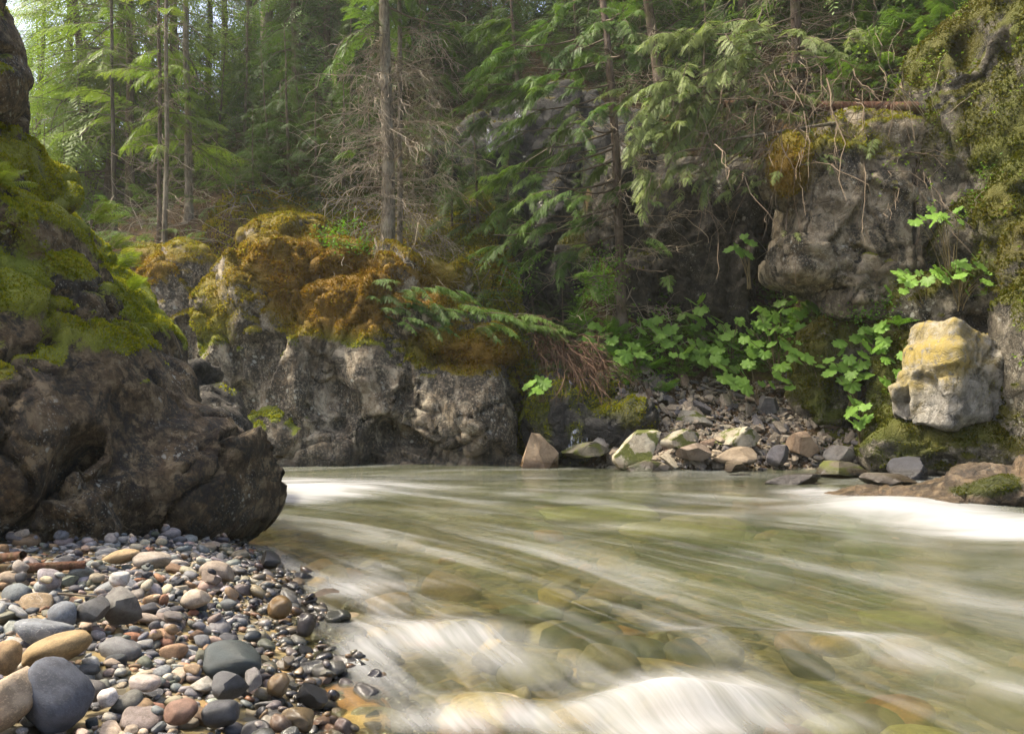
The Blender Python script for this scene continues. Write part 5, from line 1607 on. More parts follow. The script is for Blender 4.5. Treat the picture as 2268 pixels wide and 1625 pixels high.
# dim wood on the slope
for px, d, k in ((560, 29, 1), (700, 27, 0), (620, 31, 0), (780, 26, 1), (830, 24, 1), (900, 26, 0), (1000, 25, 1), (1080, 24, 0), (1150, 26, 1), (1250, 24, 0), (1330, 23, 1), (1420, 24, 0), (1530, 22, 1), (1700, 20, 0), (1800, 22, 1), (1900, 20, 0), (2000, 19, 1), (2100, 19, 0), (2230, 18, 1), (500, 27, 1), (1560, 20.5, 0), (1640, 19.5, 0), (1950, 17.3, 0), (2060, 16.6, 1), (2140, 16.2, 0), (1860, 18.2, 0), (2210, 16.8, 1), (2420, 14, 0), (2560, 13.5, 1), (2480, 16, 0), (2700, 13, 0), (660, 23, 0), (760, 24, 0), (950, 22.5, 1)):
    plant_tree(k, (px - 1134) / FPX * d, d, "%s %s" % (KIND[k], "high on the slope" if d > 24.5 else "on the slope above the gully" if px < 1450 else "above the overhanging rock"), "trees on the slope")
# saplings
for px, d, k, sc in ((640, 18.6, 3, .7), (700, 18.0, 3, .6), (760, 18.4, 3, .6), (600, 19, 3, .7), (560, 17.8, 3, .5), (820, 19, 3, .6), (480, 18.3, 4, .6), (1000, 17.2, 3, .6), (960, 18.5, 3, .7), (670, 20, 3, .8), (1060, 17.0, 3, .6), (1120, 17.4, 3, .55), (780, 20.5, 3, .8), (900, 18.3, 3, .5), (540, 20.5, 3, .7), (1190, 17.5, 3, .55), (1250, 17.2, 3, .5), (1300, 17.3, 3, .5), (1480, 17.6, 3, .6), (860, 21, 3, .8), (1090, 21.5, 3, .8), (1280, 21.5, 3, .8), (1380, 20.5, 3, .8), (1560, 18, 3, .7), (1660, 17.8, 3, .7), (1840, 17.2, 3, .6), (2080, 17, 3, .6), (1930, 16.2, 3, .5), (1980, 15.8, 3, .5), (2060, 15.6, 3, .45), (1880, 16.4, 3, .5), (2120, 15.4, 3, .5), (2010, 17, 3, .6), (2010, 16.4, 3, .5), (430, 19, 4, .7), (1150, 20.8, 3, .9)):
    plant_tree(k, (px - 1134) / FPX * d, d, "%s %s" % (KIND[k], "above the golden moss" if px < 900 else "in the damp gully" if px < 1450 else "on the ledge above the overhang"), "saplings on the slope", sc)

# --- evergreen sprays trailing over the edge of the rock face
root = empty("cedar_shrub", tuple(P(900, 690, 14.9)))
tag(root, "low spreading evergreen trailing over the golden moss at the edge of the rock face", "shrub")
A = Acc()
inv = -np.array(root.location)
for px, py, d, L in ((850, 640, 14.2, .5), (880, 670, 14.1, .55), (920, 650, 14.2, .6), (960, 640, 14.3, .55), (1000, 650, 14.4, .5), (900, 700, 14.0, .5), (940, 700, 14.0, .55), (850, 690, 14.1, .4), (990, 690, 14.1, .6), (1040, 690, 14.1, .7), (1090, 700, 14.1, .7), (1140, 710, 14.1, .7), (1060, 720, 14.0, .6), (1180, 725, 14.2, .6), (830, 660, 14.3, .4), (1220, 730, 14.4, .5), (970, 720, 13.9, .45)):
    for k in range(3):
        c = P(px, py, d) + inv + rt.normal(0, .08, 3)
        add_bough(A, BOUGH_HI, rt, c - np.array([.2, 0, -.02]) * L, rt.uniform(-1.2, .4), rt.uniform(-.15, .2), L * 1.1, rt.normal(0, .2))
link("foliage", A.mesh("foliage", [M['cedar'], M['wood']], False), root)

# --- tangle of dead brown twigs at the end of the rock face
root = empty("dead_branch_heap", tuple(P(1210, 800, 14.3)))
tag(root, "heap of dead reddish brown branches hanging beside the small waterfall", "dead branches")
D = Acc()
inv = -np.array(root.location)
c0 = P(1165, 725, 14.6) + inv
c1 = P(1290, 790, 14.0) + inv
n = 60
f = rt.rand(n, 1)
p0 = c0 * (1 - f) + c1 * f + rt.normal(0, .14, (n, 3))
dd = (c1 - c0) + rt.normal(0, .5, (n, 3)) + np.array([0, -.2, -.1])
pa = curve_paths(p0, dd, rt.uniform(.4, 1.2, n), rt.uniform(0, .5, n), rt, 7, .1)
V, Q = tubes(pa, np.linspace(.009, .004, 7)[None].repeat(n, 0), 3)
D.add(V, Q, 0, np.repeat(rt.rand(n), 21))
m = 500
j = rt.randint(0, n, m)
k = rt.randint(1, 6, m)
pb = curve_paths(pa[j, k], (pa[j, k + 1] - pa[j, k]) * 4 + rt.normal(0, .4, (m, 3)), rt.uniform(.1, .4, m), rt.uniform(0, .8, m), rt, 5, .15)
V, Q = tubes(pb, np.linspace(.005, .003, 5)[None].repeat(m, 0), 3)
D.add(V, Q, 0, np.repeat(rt.rand(m), 15))
link("twigs", D.mesh("twigs", [M['twig_red']], False), root)

# --- bare hanging twigs under the pale cedar and over the overhang
root = empty("hanging_branches", tuple(P(1900, 230, 14.5)))
tag(root, "curtain of bare curved twigs hanging in front of the overhanging rock", "dead branches")
D = Acc()
inv = -np.array(root.location)
n = 150
px_ = rt.uniform(1560, 2080, n)
p0 = np.stack([P(a, rt.uniform(120, 380) + max(0, 1700 - a) * .25, rt.uniform(13.0, 14.2)) for a in px_]) + inv
dd = np.stack([rt.normal(-.3, .7, n), rt.normal(-.25, .3, n), rt.normal(-.5, .5, n)], 1)
pa = curve_paths(p0, dd, rt.uniform(.5, 1.7, n), rt.uniform(.1, .8, n), rt, 8, .13)
V, Q = tubes(pa, np.linspace(.010, .004, 8)[None] * rt.uniform(.6, 1.4, (n, 1)), 3)
D.add(V, Q, 0, np.repeat(rt.rand(n), 24))
m = 500
j = rt.randint(0, n, m)
k = rt.randint(1, 7, m)
pb = curve_paths(pa[j, k], (pa[j, k + 1] - pa[j, k]) * 3 + rt.normal(0, .4, (m, 3)), rt.uniform(.15, .6, m), rt.uniform(0, .9, m), rt, 5, .16)
V, Q = tubes(pb, np.linspace(.007, .004, 5)[None].repeat(m, 0), 3)
D.add(V, Q, 0, np.repeat(rt.rand(m), 15))
kind(link("twigs", D.mesh("twigs", [M['twig_brown']], False), root), "stuff")

# --- fallen log lying above the overhang
a, b_ = P(1600, 232, 14.6), P(2098, 240, 13.2)
path = trunk_path(a, b_, 0, rt, 14, .01)
o = link("fallen_log", trunk_mesh("fallen_log", path, .075, .10, M['log'], 1.0, 12, 3))
tag(o, "reddish brown fallen log lying across above the overhanging rock", "log")
a, b_ = P(1600, 372 - 60, 13.6), P(1870, 270, 13.5)
pa = trunk_path(a, b_, 0, rt, 14, .04)
o = link("dead_branch", trunk_mesh("dead_branch", pa, .02, .03, M['bark_pale'], 1.0, 6, 4))
tag(o, "long bare crooked branch slanting below the fallen log", "branch")
# --- driftwood on the beach
def ray_heap(px, py, up=.0):
    ds = np.arange(2.0, 6.4, .01)
    xx = (px - 1134.0) / FPX * ds
    zz = CAM_H - (py - 900.0) / FPX * ds
    ii = np.clip(((xx - hp.x0) / hp.res).astype(int), 0, hp.nx - 1)
    jj = np.clip(((ds - hp.y0) / hp.res).astype(int), 0, hp.ny - 1)
    k_ = np.argmax(hp.H[jj, ii] + up > zz)
    return P(px, py, ds[k_])
for a, b_, r_, lab in ((ray_heap(-20, 1262, .03), ray_heap(188, 1250, .03), .024, "long brown driftwood stick lying on the pebble beach"), (ray_heap(-20, 1238, .03), ray_heap(52, 1228, .03), .022, "short dark driftwood end lying behind the long brown stick")):
    pa = trunk_path(a, b_, 0, rt, 14, .03)
    o = link("driftwood_stick", trunk_mesh("driftwood_stick", pa, r_, r_ * .8, M['log'], 1.0, 10, 5))
    tag(o, lab, "driftwood")
for a, b_, lab in ((ray_heap(128, 1314, .015), ray_heap(250, 1322, .015), "thin pale twig lying against the speckled angular rock"), (ray_heap(346, 1340, .015), ray_heap(412, 1372, .015), "thin curved pale twig lying on grey pebbles")):
    pa = trunk_path(a, b_, 0, rt, 14, .05)
    o = link("twig", trunk_mesh("twig", pa, .005, .003, M['twig'], 1.0, 5, 6))
    tag(o, lab, "twig")

# ------------------------------------------------------------------ ferns, broad-leaved plants, shrubs
def fern_frond(rng, n=14):
    """unit frond along x, arching, with pairs of tapering leaflets"""
    V, Q, k = [], [], 0
    arch = rng.uniform(.25, .5)
    side = rng.normal(0, .08)
    def ax(t):
        return np.array([t * (1 - .12 * t), side * t * t, arch * (t - 1.25 * t * t)])
    for i in range(n):
        t = .16 + .84 * i / n
        L = .26 * math.sin(math.pi * min(1, (t + .10) / 1.18)) ** .8 * rng.uniform(.88, 1.1)
        p = ax(t)
        tg = ax(t + .02) - p
        tg /= np.linalg.norm(tg)
        for s in (-1, 1):
            d = np.array([.28, s * 1.0, 0])
            d = d - tg * (d @ tg) * .15 + np.array([0, 0, tg[2] * .3 - .12])
            d /= np.linalg.norm(d)
            w = tg * .0115
            e = p + d * L + np.array([0, 0, -.16 * L])
            m1 = p + d * L * .35
            m2 = p + d * L * .72 + np.array([0, 0, -.06 * L])
            V += [p - w * .6, m1 - w * 1.3, m2 - w, e, m2 + w * .9, m1 + w * 1.2, p + w * .6]
            Q += [[k, k + 1, k + 5, k + 6], [k + 1, k + 2, k + 4, k + 5], [k + 2, k + 3, k + 3, k + 4]]
            k += 7
    V = np.array(V)
    ts = np.linspace(0, 1, 7)
    tv, tq = tubes(np.stack([ax(t) for t in ts])[None], (.008 * (1 - .8 * ts))[None], 3)
    Q = np.array(Q)
    Q4 = Q[np.array([len(set(q)) == 4 for q in Q])]
    Q3 = np.array([[q[0], q[1], q[3]] for q in Q if len(set(q)) == 3])
    return np.concatenate([V, tv]), [Q4, tq + len(V), Q3]
rp = np.random.RandomState(17)
def frond_meshes(mat, n):
    out = []
    for i in range(n):
        V, F = fern_frond(rp)
        out.append(mesh_np("frond", V, [np.concatenate(F[:2]), F[2]], [M[mat]], {"v": np.full(len(V), rp.rand())}, False))
    return out
FERN_RAW = [fern_frond(rp, 10) for _ in range(5)]
FERN_RAW = [(v_, f_) for v_, f_ in FERN_RAW]
FRONDS = {'fern': frond_meshes('fern', 7), 'fern_sun': frond_meshes('fern_sun', 5)}
def fern(base, L, n, label, mat='fern', lean=(0, 0), up=(.25, .9), group="ferns", fan=None):
    r = empty("fern", tuple(base))
    tag(r, label, "fern", group)
    for i in range(n):
        me = FRONDS[mat][rp.randint(len(FRONDS[mat]))]
        o = link("frond", me, r)
        yaw = (i + rp.rand() * .7) / n * 2 * math.pi if fan is None else rp.uniform(*fan)
        s = L * rp.uniform(.7, 1.1)
        o.rotation_euler = Euler((rp.normal(0, .2), -rp.uniform(*up), yaw))
        o.scale = (s, s, s)
    return r
FP = [(1560, 800, 13.9, .55, "bright green fern at the top of the broken rock"), (1510, 770, 14.2, .6, "green fern beside the leafy plants by the hollow"), (1610, 770, 14.1, .6, "tall arching fern behind the leafy plants"), (1650, 745, 14.5, .55, "fern in front of the rock pillar"), (1460, 730, 14.6, .5, "shaded fern under the hollow's edge"), (1400, 790, 14.1, .5, "fern at the foot of the leaning brown trunk"),
      (1335, 770, 14.1, .5, "fern beside the leaning brown trunk"), (1360, 720, 14.4, .45, "upright fern beside the leaning brown trunk"), (1530, 700, 15.2, .5, "dim fern inside the hollow"), (1720, 690, 15.3, .45, "small fern on the dark soil of the hollow"), (1440, 800, 13.8, .45, "low fern above the mossy trickle"), (1580, 690, 15.4, .45, "fern against the dark wall of the hollow"),
      (1470, 850, 13.6, .4, "small fern at the top edge of the broken rock"), (1300, 700, 14.6, .45, "fern above the heap of dead branches"), (1560, 740, 14.6, .55, "dense fern in the middle of the green patch"), (1690, 760, 14.3, .45, "fern between two leafy plants"), (1610, 830, 13.7, .4, "fern at the edge of the rock chips"), (1420, 760, 14.3, .5, "arching fern close to the leaning brown trunk"),
      (1800, 680, 14.9, .45, "fern at the root of the overhanging rock"), (1260, 700, 14.9, .4, "dim fern by the dead branches"), (1990, 700, 12.7, .3, "small bright fern on the mossy cliff"), (2130, 600, 12.5, .35, "fern tuft on the mossy cliff above the yellow boulder"), (2190, 640, 12.2, .3, "small fern tucked in cliff moss"), (1930, 740, 13.0, .35, "fern on the ledge beside the yellow boulder")]
for px, py, d, L, lab in FP:
    dd_ = ray_hill(px, py + 22) - .1 if px < 1850 else d
    fern(P(px, py + 22, dd_), L * 1.2, 11, lab, 'fern', group="ferns of the far bank")
for px, py, d, L, lab in ((205, 500, 5.75, .26, "yellow green fern backlit on the ridge of the huge dark boulder"), (245, 555, 6.1, .26, "second backlit fern on the boulder's ridge"), (262, 598, 6.35, .26, "third backlit fern lower down on the boulder's ridge"), (285, 650, 6.7, .22, "lowest backlit fern on the boulder's ridge")):
    fern(P(px, py, d), L * 1.15, 6, lab, 'fern_sun', up=(.2, .9), group="ferns on the boulder", fan=(-.9, .9))
fern(P(-5, 415, 5.2), .30, 7, "bright fern arching from the moss high on the boulder", 'fern_sun', group="ferns on the boulder", fan=(-1.2, .9))

def palm_leaf(rng):
    """broad lobed leaf lying in x-y, stalk at the origin, seven toothed lobes"""
    lobes = 7
    V = [[0, 0, 0]]
    n = 0
    for i in range(lobes):
        a = (i - (lobes - 1) / 2) / (lobes - 1) * 2 * 2.35
        R = 1.0 - .28 * abs(i - 3) / 3 * rng.uniform(.9, 1.1)
        da = 2.35 / (lobes - 1) * 1.0
        for off, rr in ((-1, .74), (-.74, .88), (-.62, .84), (-.38, .97), (-.28, .92), (0, 1.04), (.28, .92), (.38, .97), (.62, .84), (.74, .88)):
            aa = a + off * da
            r = R * rr
            z = -.22 * r * r + .07 * math.cos((off) * math.pi) * r + rng.normal(0, .012)
            V.append([r * math.cos(aa), r * math.sin(aa), z])
    m = len(V) - 1
    F = np.array([[0, i, i + 1] for i in range(1, m)])
    V = np.array(V)
    V[:, 0] += .12
    V[0, 0] = 0
    return V, F
CLUB = []
for i in range(6):
    V, F = palm_leaf(rp)
    CLUB.append(mesh_np("leaf", V, F, [M['club']], {"v": np.full(len(V), rp.rand())}, True))
def club_plant(spots, foot, label, L=.17, group="broad lobed plants"):
    r = empty("broadleaf_plant", tuple(foot))
    tag(r, label, "plant", group)
    inv = -np.array(foot)
    A = Acc()
    for (px, py, d) in spots:
        c = P(px, py, d) + inv + rp.normal(0, .05, 3)
        # each leaf droops outward on its stalk
        o = link("leaf", CLUB[rp.randint(6)], r)
        yaw = -math.pi / 2 + rp.normal(0, .7)
        o.location = c
        o.rotation_euler = Euler((rp.normal(0, .2), rp.uniform(.45, 1.0), yaw))
        s = L * rp.uniform(.6, 1.25)
        o.scale = (s, s * rp.uniform(.85, 1.1), s)
        t = np.linspace(0, 1, 6)[:, None]
        st = np.array([rp.normal(0, .03), rp.normal(0, .03), 0])
        mid = np.array([c[0] * .35, c[1] * .35, c[2] * .75 + .05])
        pa = (1 - t) ** 2 * st + 2 * t * (1 - t) * mid + t * t * c
        V, Q = tubes(pa[None], np.linspace(.010, .004, 6)[None], 4)
        A.add(V, Q, 0, rp.rand())
    sm = link("stems", A.mesh("stems", [M['stem']]), r)
    for lf in [c for c in r.children if c.name.startswith("leaf")]:
        lf.parent = sm
def around(cx, cy, d, rx, ry, n):
    out = []
    for i in range(n):
        a = i * 2.4
        q = math.sqrt((i + .5) / n)
        out.append((cx + rx * q * math.cos(a), cy + ry * q * math.sin(a), d + rp.uniform(-.3, .25) - .15 * math.sin(a)))
    return out
PLANTS = [((1690, 740, 13.7, 55, 50, 11), (1720, 850), "lobed leafy plant above the bank of broken rock, paler than the ferns"), ((1800, 690, 13.8, 62, 38, 12), (1820, 800), "tallest broad lobed plant in front of the hollow"), ((1800, 770, 13.3, 65, 32, 10), (1830, 930), "broad lobed plant on bent bare stems above the stones"),
          ((1640, 830, 13.3, 50, 34, 9), (1670, 890), "lowest lobed plant spreading over rock chips"), ((1750, 828, 13.2, 50, 26, 8), (1790, 900), "lobed plant between the low one and the one on bent stems"), ((1880, 815, 13.0, 48, 34, 9), (1890, 900), "lobed plant beside the mossy block"), ((2080, 470, 12.3, 60, 24, 7), (2110, 680), "single tall stalk with a flat whorl of pale leaves on the cliff"),
          ((2130, 600, 12.1, 70, 36, 12), (2125, 690), "dense lobed plant rooted above the yellow lichen boulder"), ((2010, 610, 12.4, 40, 26, 7), (2050, 700), "lobed plant leaning over the edge of the overhang"), ((1895, 912, 12.6, 30, 18, 6), (1905, 990), "small lobed plant standing alone among the stones"), ((1460, 720, 14.3, 40, 28, 8), (1470, 790), "shaded lobed plant near the leaning brown trunk"),
          ((1990, 815, 12.5, 38, 40, 9), (2010, 860), "lobed plant hanging beside the yellow lichen boulder"), ((1640, 540, 13.9, 25, 16, 4), (1660, 640), "sprig of lobed leaves hanging in the dark hollow"), ((1195, 850, 13.6, 16, 22, 5), (1200, 890), "tiny lobed plant by the small waterfall"), ((1940, 745, 12.8, 40, 30, 9), (1960, 800), "lobed plant on the mossy ledge beside the yellow boulder"), ((1610, 730, 14.2, 40, 30, 8), (1620, 800), "lobed plant among the ferns"), ((1540, 690, 14.8, 45, 30, 9), (1545, 760), "lobed plant in front of the dark hollow's left wall"), ((1500, 760, 14.3, 45, 28, 9), (1505, 815), "low lobed plant in the middle of the fern patch"), ((1400, 780, 14.2, 36, 26, 7), (1405, 830), "lobed plant right at the foot of the leaning brown trunk"),
          ((1330, 740, 14.4, 36, 30, 7), (1330, 800), "lobed plant between the leaning brown trunk and the dead branches"), ((1570, 780, 14.0, 45, 26, 9), (1580, 835), "lobed plant on the top edge of the broken rock"), ((1720, 700, 14.6, 50, 30, 9), (1730, 770), "lobed plant deeper in the hollow"), ((1900, 760, 13.4, 45, 30, 9), (1910, 830), "lobed plant below the overhanging rock's foot"), ((1850, 690, 13.9, 45, 26, 8), (1860, 760), "lobed plant against the foot of the overhanging rock")]
for (cx, cy, d, rx, ry, n), ft, lab in PLANTS:
    if ft[0] < 1850 and cx > 1300 and 'sprig' not in lab:
        d = ray_hill(ft[0], ft[1]) - .25
    club_plant(around(cx, cy, d, rx, ry, int(n * 1.5)), P(ft[0], ft[1], d + .15), lab, .175 if d > 12.8 else .15)

def leaf_cluster(A, rng, c, R, n, size, mat=0, flat=.6):
    p = rng.normal(0, 1, (n, 3)) * R
    p[:, 2] *= flat
    p += c
    up = rng.normal(0, .5, (n, 3)) + np.array([0, -.2, 1])
    up /= np.linalg.norm(up, axis=1, keepdims=True)
    d = np.cross(up, rng.normal(0, 1, (n, 3)))
    d /= np.linalg.norm(d, axis=1, keepdims=True)
    w = np.cross(up, d)
    s = (size * rng.uniform(.6, 1.25, n))[:, None]
    V = np.stack([p, p + d * s * .5 - w * s * .3 + up * s * .06, p + d * s - up * s * .12, p + d * s * .5 + w * s * .3 + up * s * .06], 1).reshape(-1, 3)
    A.add(V, np.arange(n * 4).reshape(-1, 4), mat, np.repeat(rng.rand(n), 4))
def shrub(stems, label, mat='bush', size=.05, n=14, R=.10, group=None, bare=0):
    """thin stems (lists of photograph points with distance) carrying small oval leaves"""
    r = empty("shrub", tuple(P(*stems[0][0])))
    tag(r, label, "shrub", group)
    inv = -np.array(r.location)
    A, S = Acc(), Acc()
    for st in stems:
        pts = np.stack([P(*q) for q in st]) + inv
        k = np.linspace(0, 1, len(pts))
        kk = np.linspace(0, 1, 12)
        pa = np.stack([np.interp(kk, k, pts[:, c]) for c in range(3)], 1) + rp.normal(0, .02, (12, 3))
        V, Q = tubes(pa[None], np.linspace(.008, .003, 12)[None], 3)
        S.add(V, Q, 0, rp.rand())
        for j in range(12):
            if kk[j] >= bare:
                leaf_cluster(A, rp, pa[j] + rp.normal(0, .06, 3), R, rp.poisson(n), size)
    sm = link("stems", S.mesh("stems", [M['twig']], False), r)
    kind(link("leaves", A.mesh("leaves", [M[mat]], False), sm), "stuff")
shrub([[(2110, 330, 13.2), (2030, 220, 12.9), (1960, 130, 12.8), (2000, 40, 12.8)], [(2110, 330, 13.2), (2000, 200, 12.8), (1900, 190, 12.6)], [(2110, 330, 13.2), (2060, 220, 12.8), (2090, 120, 12.8)], [(2110, 330, 13.2), (2000, 330, 12.6), (1960, 420, 12.6)], [(2110, 330, 13.2), (2080, 260, 12.7), (2180, 200, 12.7)], [(2110, 330, 13.2), (2060, 400, 12.6), (2080, 520, 12.5)], [(2110, 330, 13.2), (1950, 150, 12.7), (1920, 60, 12.7)]],
      "sprawling yellow green shrub on thin stems hanging in front of the mossy cliff", 'bush', .055, 5, .09)
shrub([[(735, 545, 15.0), (760, 510, 14.9), (790, 495, 14.9)], [(735, 545, 15.0), (720, 515, 14.9), (700, 520, 14.9)], [(735, 545, 15.0), (800, 540, 14.8), (830, 530, 14.8)], [(735, 545, 15.0), (750, 560, 14.8), (780, 560, 14.8)]],
      "small bright green leafy bush on the golden moss beside the pale trunk", 'fern', .06, 16, .10)
shrub([[(1320, 640, 14.9), (1340, 590, 14.8), (1370, 560, 14.8)], [(1320, 640, 14.9), (1310, 600, 14.8), (1330, 550, 15)], [(1320, 640, 14.9), (1350, 640, 14.8), (1370, 620, 14.8)], [(1320, 640, 14.9), (1330, 660, 14.7), (1300, 640, 14.7)]],
      "green leafy bush beside the leaning brown trunk", 'fern', .06, 14, .11)
shrub([[(1160, 640, 15.2), (1140, 610, 15), (1110, 600, 15)], [(1160, 640, 15.2), (1170, 600, 15), (1180, 570, 15)]], "little bright bush by the upper trickle", 'fern', .05, 12, .08)
shrub([[(2200, 420, 12.5), (2190, 380, 12.4), (2230, 360, 12.3)], [(2200, 420, 12.5), (2170, 430, 12.4), (2150, 470, 12.4)], [(2200, 420, 12.5), (2235, 340, 12.4), (2262, 290, 12.4)]], "small leafy tuft growing from the moss high on the cliff", 'fern', .05, 10, .08)
shrub([[(1900, 690, 13.2), (1950, 660, 13), (1990, 680, 12.9)], [(1900, 690, 13.2), (1930, 700, 13), (1970, 720, 12.9)], [(1900, 690, 13.2), (1860, 690, 13.4), (1880, 700, 13.4)]], "low leafy growth on the ledge under the overhanging rock", 'fern', .06, 16, .12)

A = Acc()
rc = np.random.RandomState(19)
WV, WQ, WN = ROCKS['wall'][1], ROCKS['wall'][2], ROCKS['wall'][3]
vis_ = np.where((WN[:, 1] < .1) & (ROCKS['wall'][4] > .4) & (WV[:, 2] > 1.2))[0]
for i in rc.choice(vis_, 150):
    leaf_cluster(A, rc, WV[i] + WN[i] * .06, .09, rc.poisson(12), .055)
o = kind(link("creeping_plants", A.mesh("creeping_plants", [M['bush']], False)), "stuff")
tag(o, "small creeping green leaves scattered over the mossy cliff", "creeping plants")
# --- leafy ground cover of the far bank
M['cover'] = leaf_mat("cover_leaf", (0.09, 0.20, 0.014), (0.18, 0.33, 0.03), 0.5)
A = Acc()
rc = np.random.RandomState(9)
for _ in range(650):
    px = rc.uniform(1270, 1990)
    py = rc.uniform(640, 860) - (40 if px < 1350 else 0)
    if py > 850 - .25 * abs(px - 1420) * .3 and px > 1480:
        continue
    dd_ = ray_hill(px, py)
    c = P(px, py, dd_ - .08)
    if rc.rand() < .5:
        leaf_cluster(A, rc, c + np.array([0, 0, .12]), .13, 18, .085)
    else:
        n_ = rc.randint(4, 8)
        for k in range(n_):
            Vf, Ff = FERN_RAW[rc.randint(len(FERN_RAW))]
            Rm = np.array(Euler((rc.normal(0, .2), -rc.uniform(.2, .9), rc.uniform(0, 6.28))).to_matrix())
            L_ = rc.uniform(.22, .5)
            for q_ in Ff:
                A.add(Vf * L_ @ Rm.T + c, q_, 0, rc.rand()) if q_ is Ff[0] else None
o = kind(link("ground_cover", A.mesh("ground_cover", [M['cover']], False)), "stuff")
tag(o, "dense low green leaves and small ferns covering the bank under the lobed plants", "ground cover")

# --- undergrowth of the slope: too dense to count
A = Acc()
ru = np.random.RandomState(5)
for it in range(1300):
    d = 15.2 + 12 * ru.rand() ** 1.3
    px = ru.uniform(150, 2150)
    if it >= 950:
        d = 14.2 + 6 * ru.rand()
        px = ru.uniform(1750, 2330)
        if d < 15.3 and px < 2030:
            continue
    x = (px - 1134) / FPX * d
    z = float(hill(x, d))
    u = pix(np.array([x, d, z]))
    if (1350 < px < 1900 and d < 17.3) or (480 < px < 880 and d < 17.6):
        continue
    if ru.rand() < .6:
        for k in range(3):
            add_bough(A, BOUGH_LO, ru, np.array([x, d, z + ru.uniform(.05, .5)]), ru.uniform(0, 6.28), ru.uniform(-.1, .6), ru.uniform(.35, .9))
    else:
        leaf_cluster(A, ru, np.array([x, d, z + .12]), .2, 26, .07, 0)
for _ in range(260):
    px, py = ru.uniform(1800, 2130), ru.uniform(-10, 240)
    d = ray_hill(px, py, 14.0)
    c = P(px, py, d)
    if ru.rand() < .75:
        add_bough(A, BOUGH, ru, c + np.array([0, 0, .12]), ru.uniform(-2.8, -.3), ru.uniform(-.1, .6), ru.uniform(.4, .9))
    else:
        leaf_cluster(A, ru, c + np.array([0, -.1, .1]), .2, 30, .07, 0)
o = kind(link("undergrowth", A.mesh("undergrowth", [M['cedar'], M['wood']], False)), "stuff")
tag(o, "low green undergrowth covering the wooded slope", "undergrowth")
# --- fallen twigs and dry branches littering the slope
D = Acc()
n = 2200
d = 15.3 + 9 * ru.rand(n) ** 1.2
x = (ru.uniform(150, 2150, n) - 1134) / FPX * d
z = hill(x, d)
yaw = ru.uniform(0, 6.28, n)
pa = curve_paths(np.stack([x, d, z + ru.uniform(0, .25, n)], 1), np.stack([np.cos(yaw), np.sin(yaw) * .4 - .2, ru.normal(.1, .5, n)], 1), ru.uniform(.3, 1.3, n), ru.uniform(0, .6, n), ru, 6, .12)
V, Q = tubes(pa, np.linspace(.011, .004, 6)[None] * ru.uniform(.5, 1.3, (n, 1)), 3)
D.add(V, Q, 0, np.repeat(ru.rand(n), 18))
o = kind(link("brushwood", D.mesh("brushwood", [M['twig']], False)), "stuff")
tag(o, "dry fallen twigs littering the wooded slope", "brushwood")

# ------------------------------------------------------------------ the small falls
def fall_mat():
    b = NB("falling_water")
    p = b.pos()
    m = b.n("Mapping", {"Vector": p, "Scale": (26, 26, 1.6)}).outputs[0]
    n = b.noise(m, 1.0, 4, .6)
    col = b.n("BsdfDiffuse", {"Color": (.62, .63, .66)}).outputs[0]
    tr = b.n("BsdfTransparent").outputs[0]
    return b.surf(b.n("MixShader", {0: b.rng(n, .48, .72, 0, .7), 1: tr, 2: col}).outputs[0])
M['fall'] = fall_mat()
def waterfall(paths, label):
    r = empty("waterfall", tuple(P(*paths[0][0][:3])))
    tag(r, label, "waterfall", "small falls")
    inv = -np.array(r.location)
    for st in paths:
        pts = np.stack([P(*q[:3]) for q in st]) + inv
        wd = np.array([q[3] * q[2] / FPX for q in st])
        k = np.linspace(0, 1, len(pts))
        kk = np.linspace(0, 1, 16)
        pa = np.stack([np.interp(kk, k, pts[:, c]) for c in range(3)], 1)
        w = np.interp(kk, k, wd)
        V, Q = tubes(pa[None], w[None], 10)
        C = np.repeat(pa, 10, 0)
        V = C + (V - C) * np.array([1, .35, 1])
        V += .02 * np.stack([fbm(V * 5, 2), fbm(V * 5 + 4, 2), 0 * V[:, 0]], 1)
        link("stream", mesh_np("stream", V, Q, [M['fall']]), r)
waterfall([[(1265, 845, 14.1, 8), (1262, 870, 13.9, 14), (1275, 920, 13.75, 22), (1285, 965, 13.6, 24), (1262, 1000, 13.5, 10)], [(1290, 905, 13.8, 5), (1305, 950, 13.65, 5), (1280, 1005, 13.45, 8)]], "small veil of water slipping over mossy rock beside the heap of dead branches")
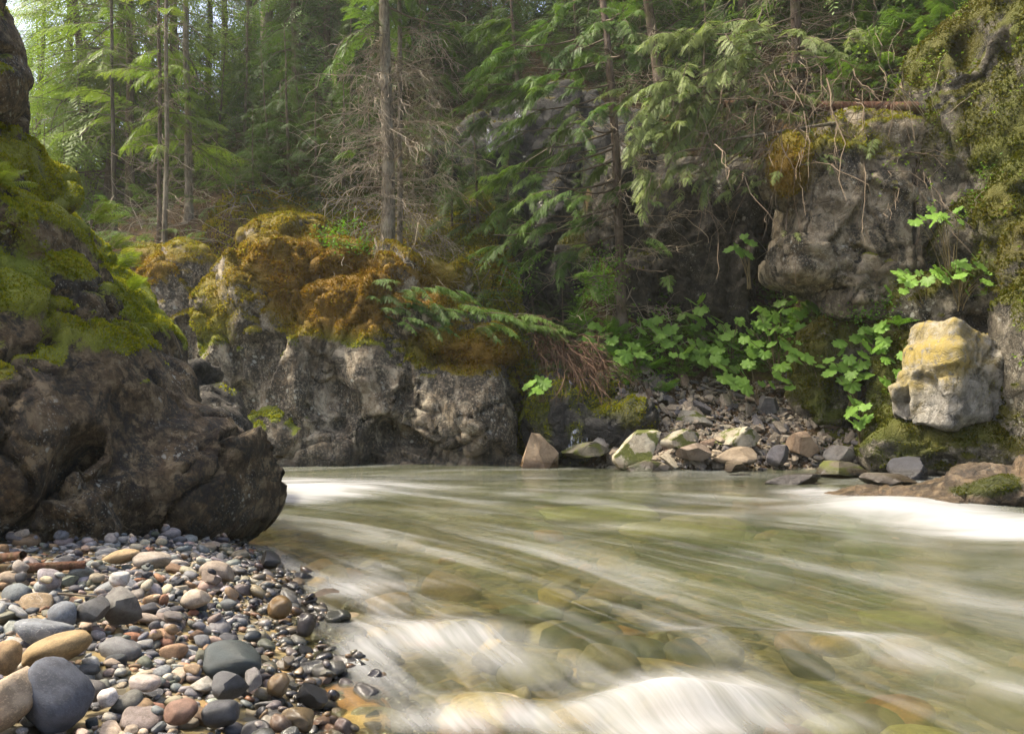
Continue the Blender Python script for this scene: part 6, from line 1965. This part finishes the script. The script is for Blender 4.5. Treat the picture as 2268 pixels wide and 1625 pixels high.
waterfall([[(1040, 500, 17.6, 6), (1038, 540, 17.5, 14), (1045, 570, 17.4, 10), (1036, 620, 17.3, 6)]], "thin white trickle on the black cliff just close to the half-dead trees")
waterfall([[(1145, 250, 18.6, 5), (1150, 280, 18.4, 12), (1130, 310, 18.3, 8)], [(1080, 285, 18.6, 4), (1085, 320, 18.4, 9), (1083, 340, 18.3, 5)]], "faint falls high on the black cliff behind the fronds")
# mossy rocks beside the lower fall
fr = [E(1230, 930, 14.3, 60, 110, .7), E(1285, 950, 14.25, 55, 90, .6), E(1350, 950, 14.0, 70, 60, .6, 15), E(1420, 930, 13.8, 50, 40, .5, 15), E(1260, 880, 14.6, 50, 40, .5), E(1330, 870, 14.7, 70, 50, .6), E(1250, 900, 13.55, 6, 80, .2, 0, k=.05, sub=True)]
R_ = build_rock("mossy_rock", fr, .045, M['wet_cliff'], .1, dict(big=(1, .1), facet=(1.6, .14), crack=(1.4, .06, .07), fine=(4, .03)), lambda V, N: .5 + .5 * fbm(V * 2, 4) - .35 * blob(V, 1240, 960, 20, 60), lambda V, N: .1 + .2 * fbm(V, 2), lambda V, N: .6 + 0 * V[:, 0], tuft=(.045, 1500), seed=14)
tag(R_[0], "dark wet rock carpeted in green moss under the small veil of water", "rock")

# ------------------------------------------------------------------ the hazy air of the valley
import bmesh
bm = bmesh.new()
bmesh.ops.create_cube(bm, size=1.0)
me = bpy.data.meshes.new("haze")
bm.to_mesh(me)
bm.free()
hz = link("haze", me)
hz.scale = (150, 240, 58)
hz.location = (0, 50, 26)
hm = bpy.data.materials.new("haze")
hm.use_nodes = True
ht = hm.node_tree
ht.nodes.clear()
ho = ht.nodes.new("ShaderNodeOutputMaterial")
hv = ht.nodes.new("ShaderNodeVolumePrincipled")
hv.inputs["Color"].default_value = (0.92, 0.95, 0.84, 1)
hv.inputs["Density"].default_value = 0.0011
hv.inputs["Anisotropy"].default_value = 0.4
ht.links.new(hv.outputs[0], ho.inputs["Volume"])
hm.cycles.homogeneous_volume = True
me.materials.append(hm)
kind(hz, "stuff")
tag(hz, "thin bright haze filling the wooded valley", "haze")
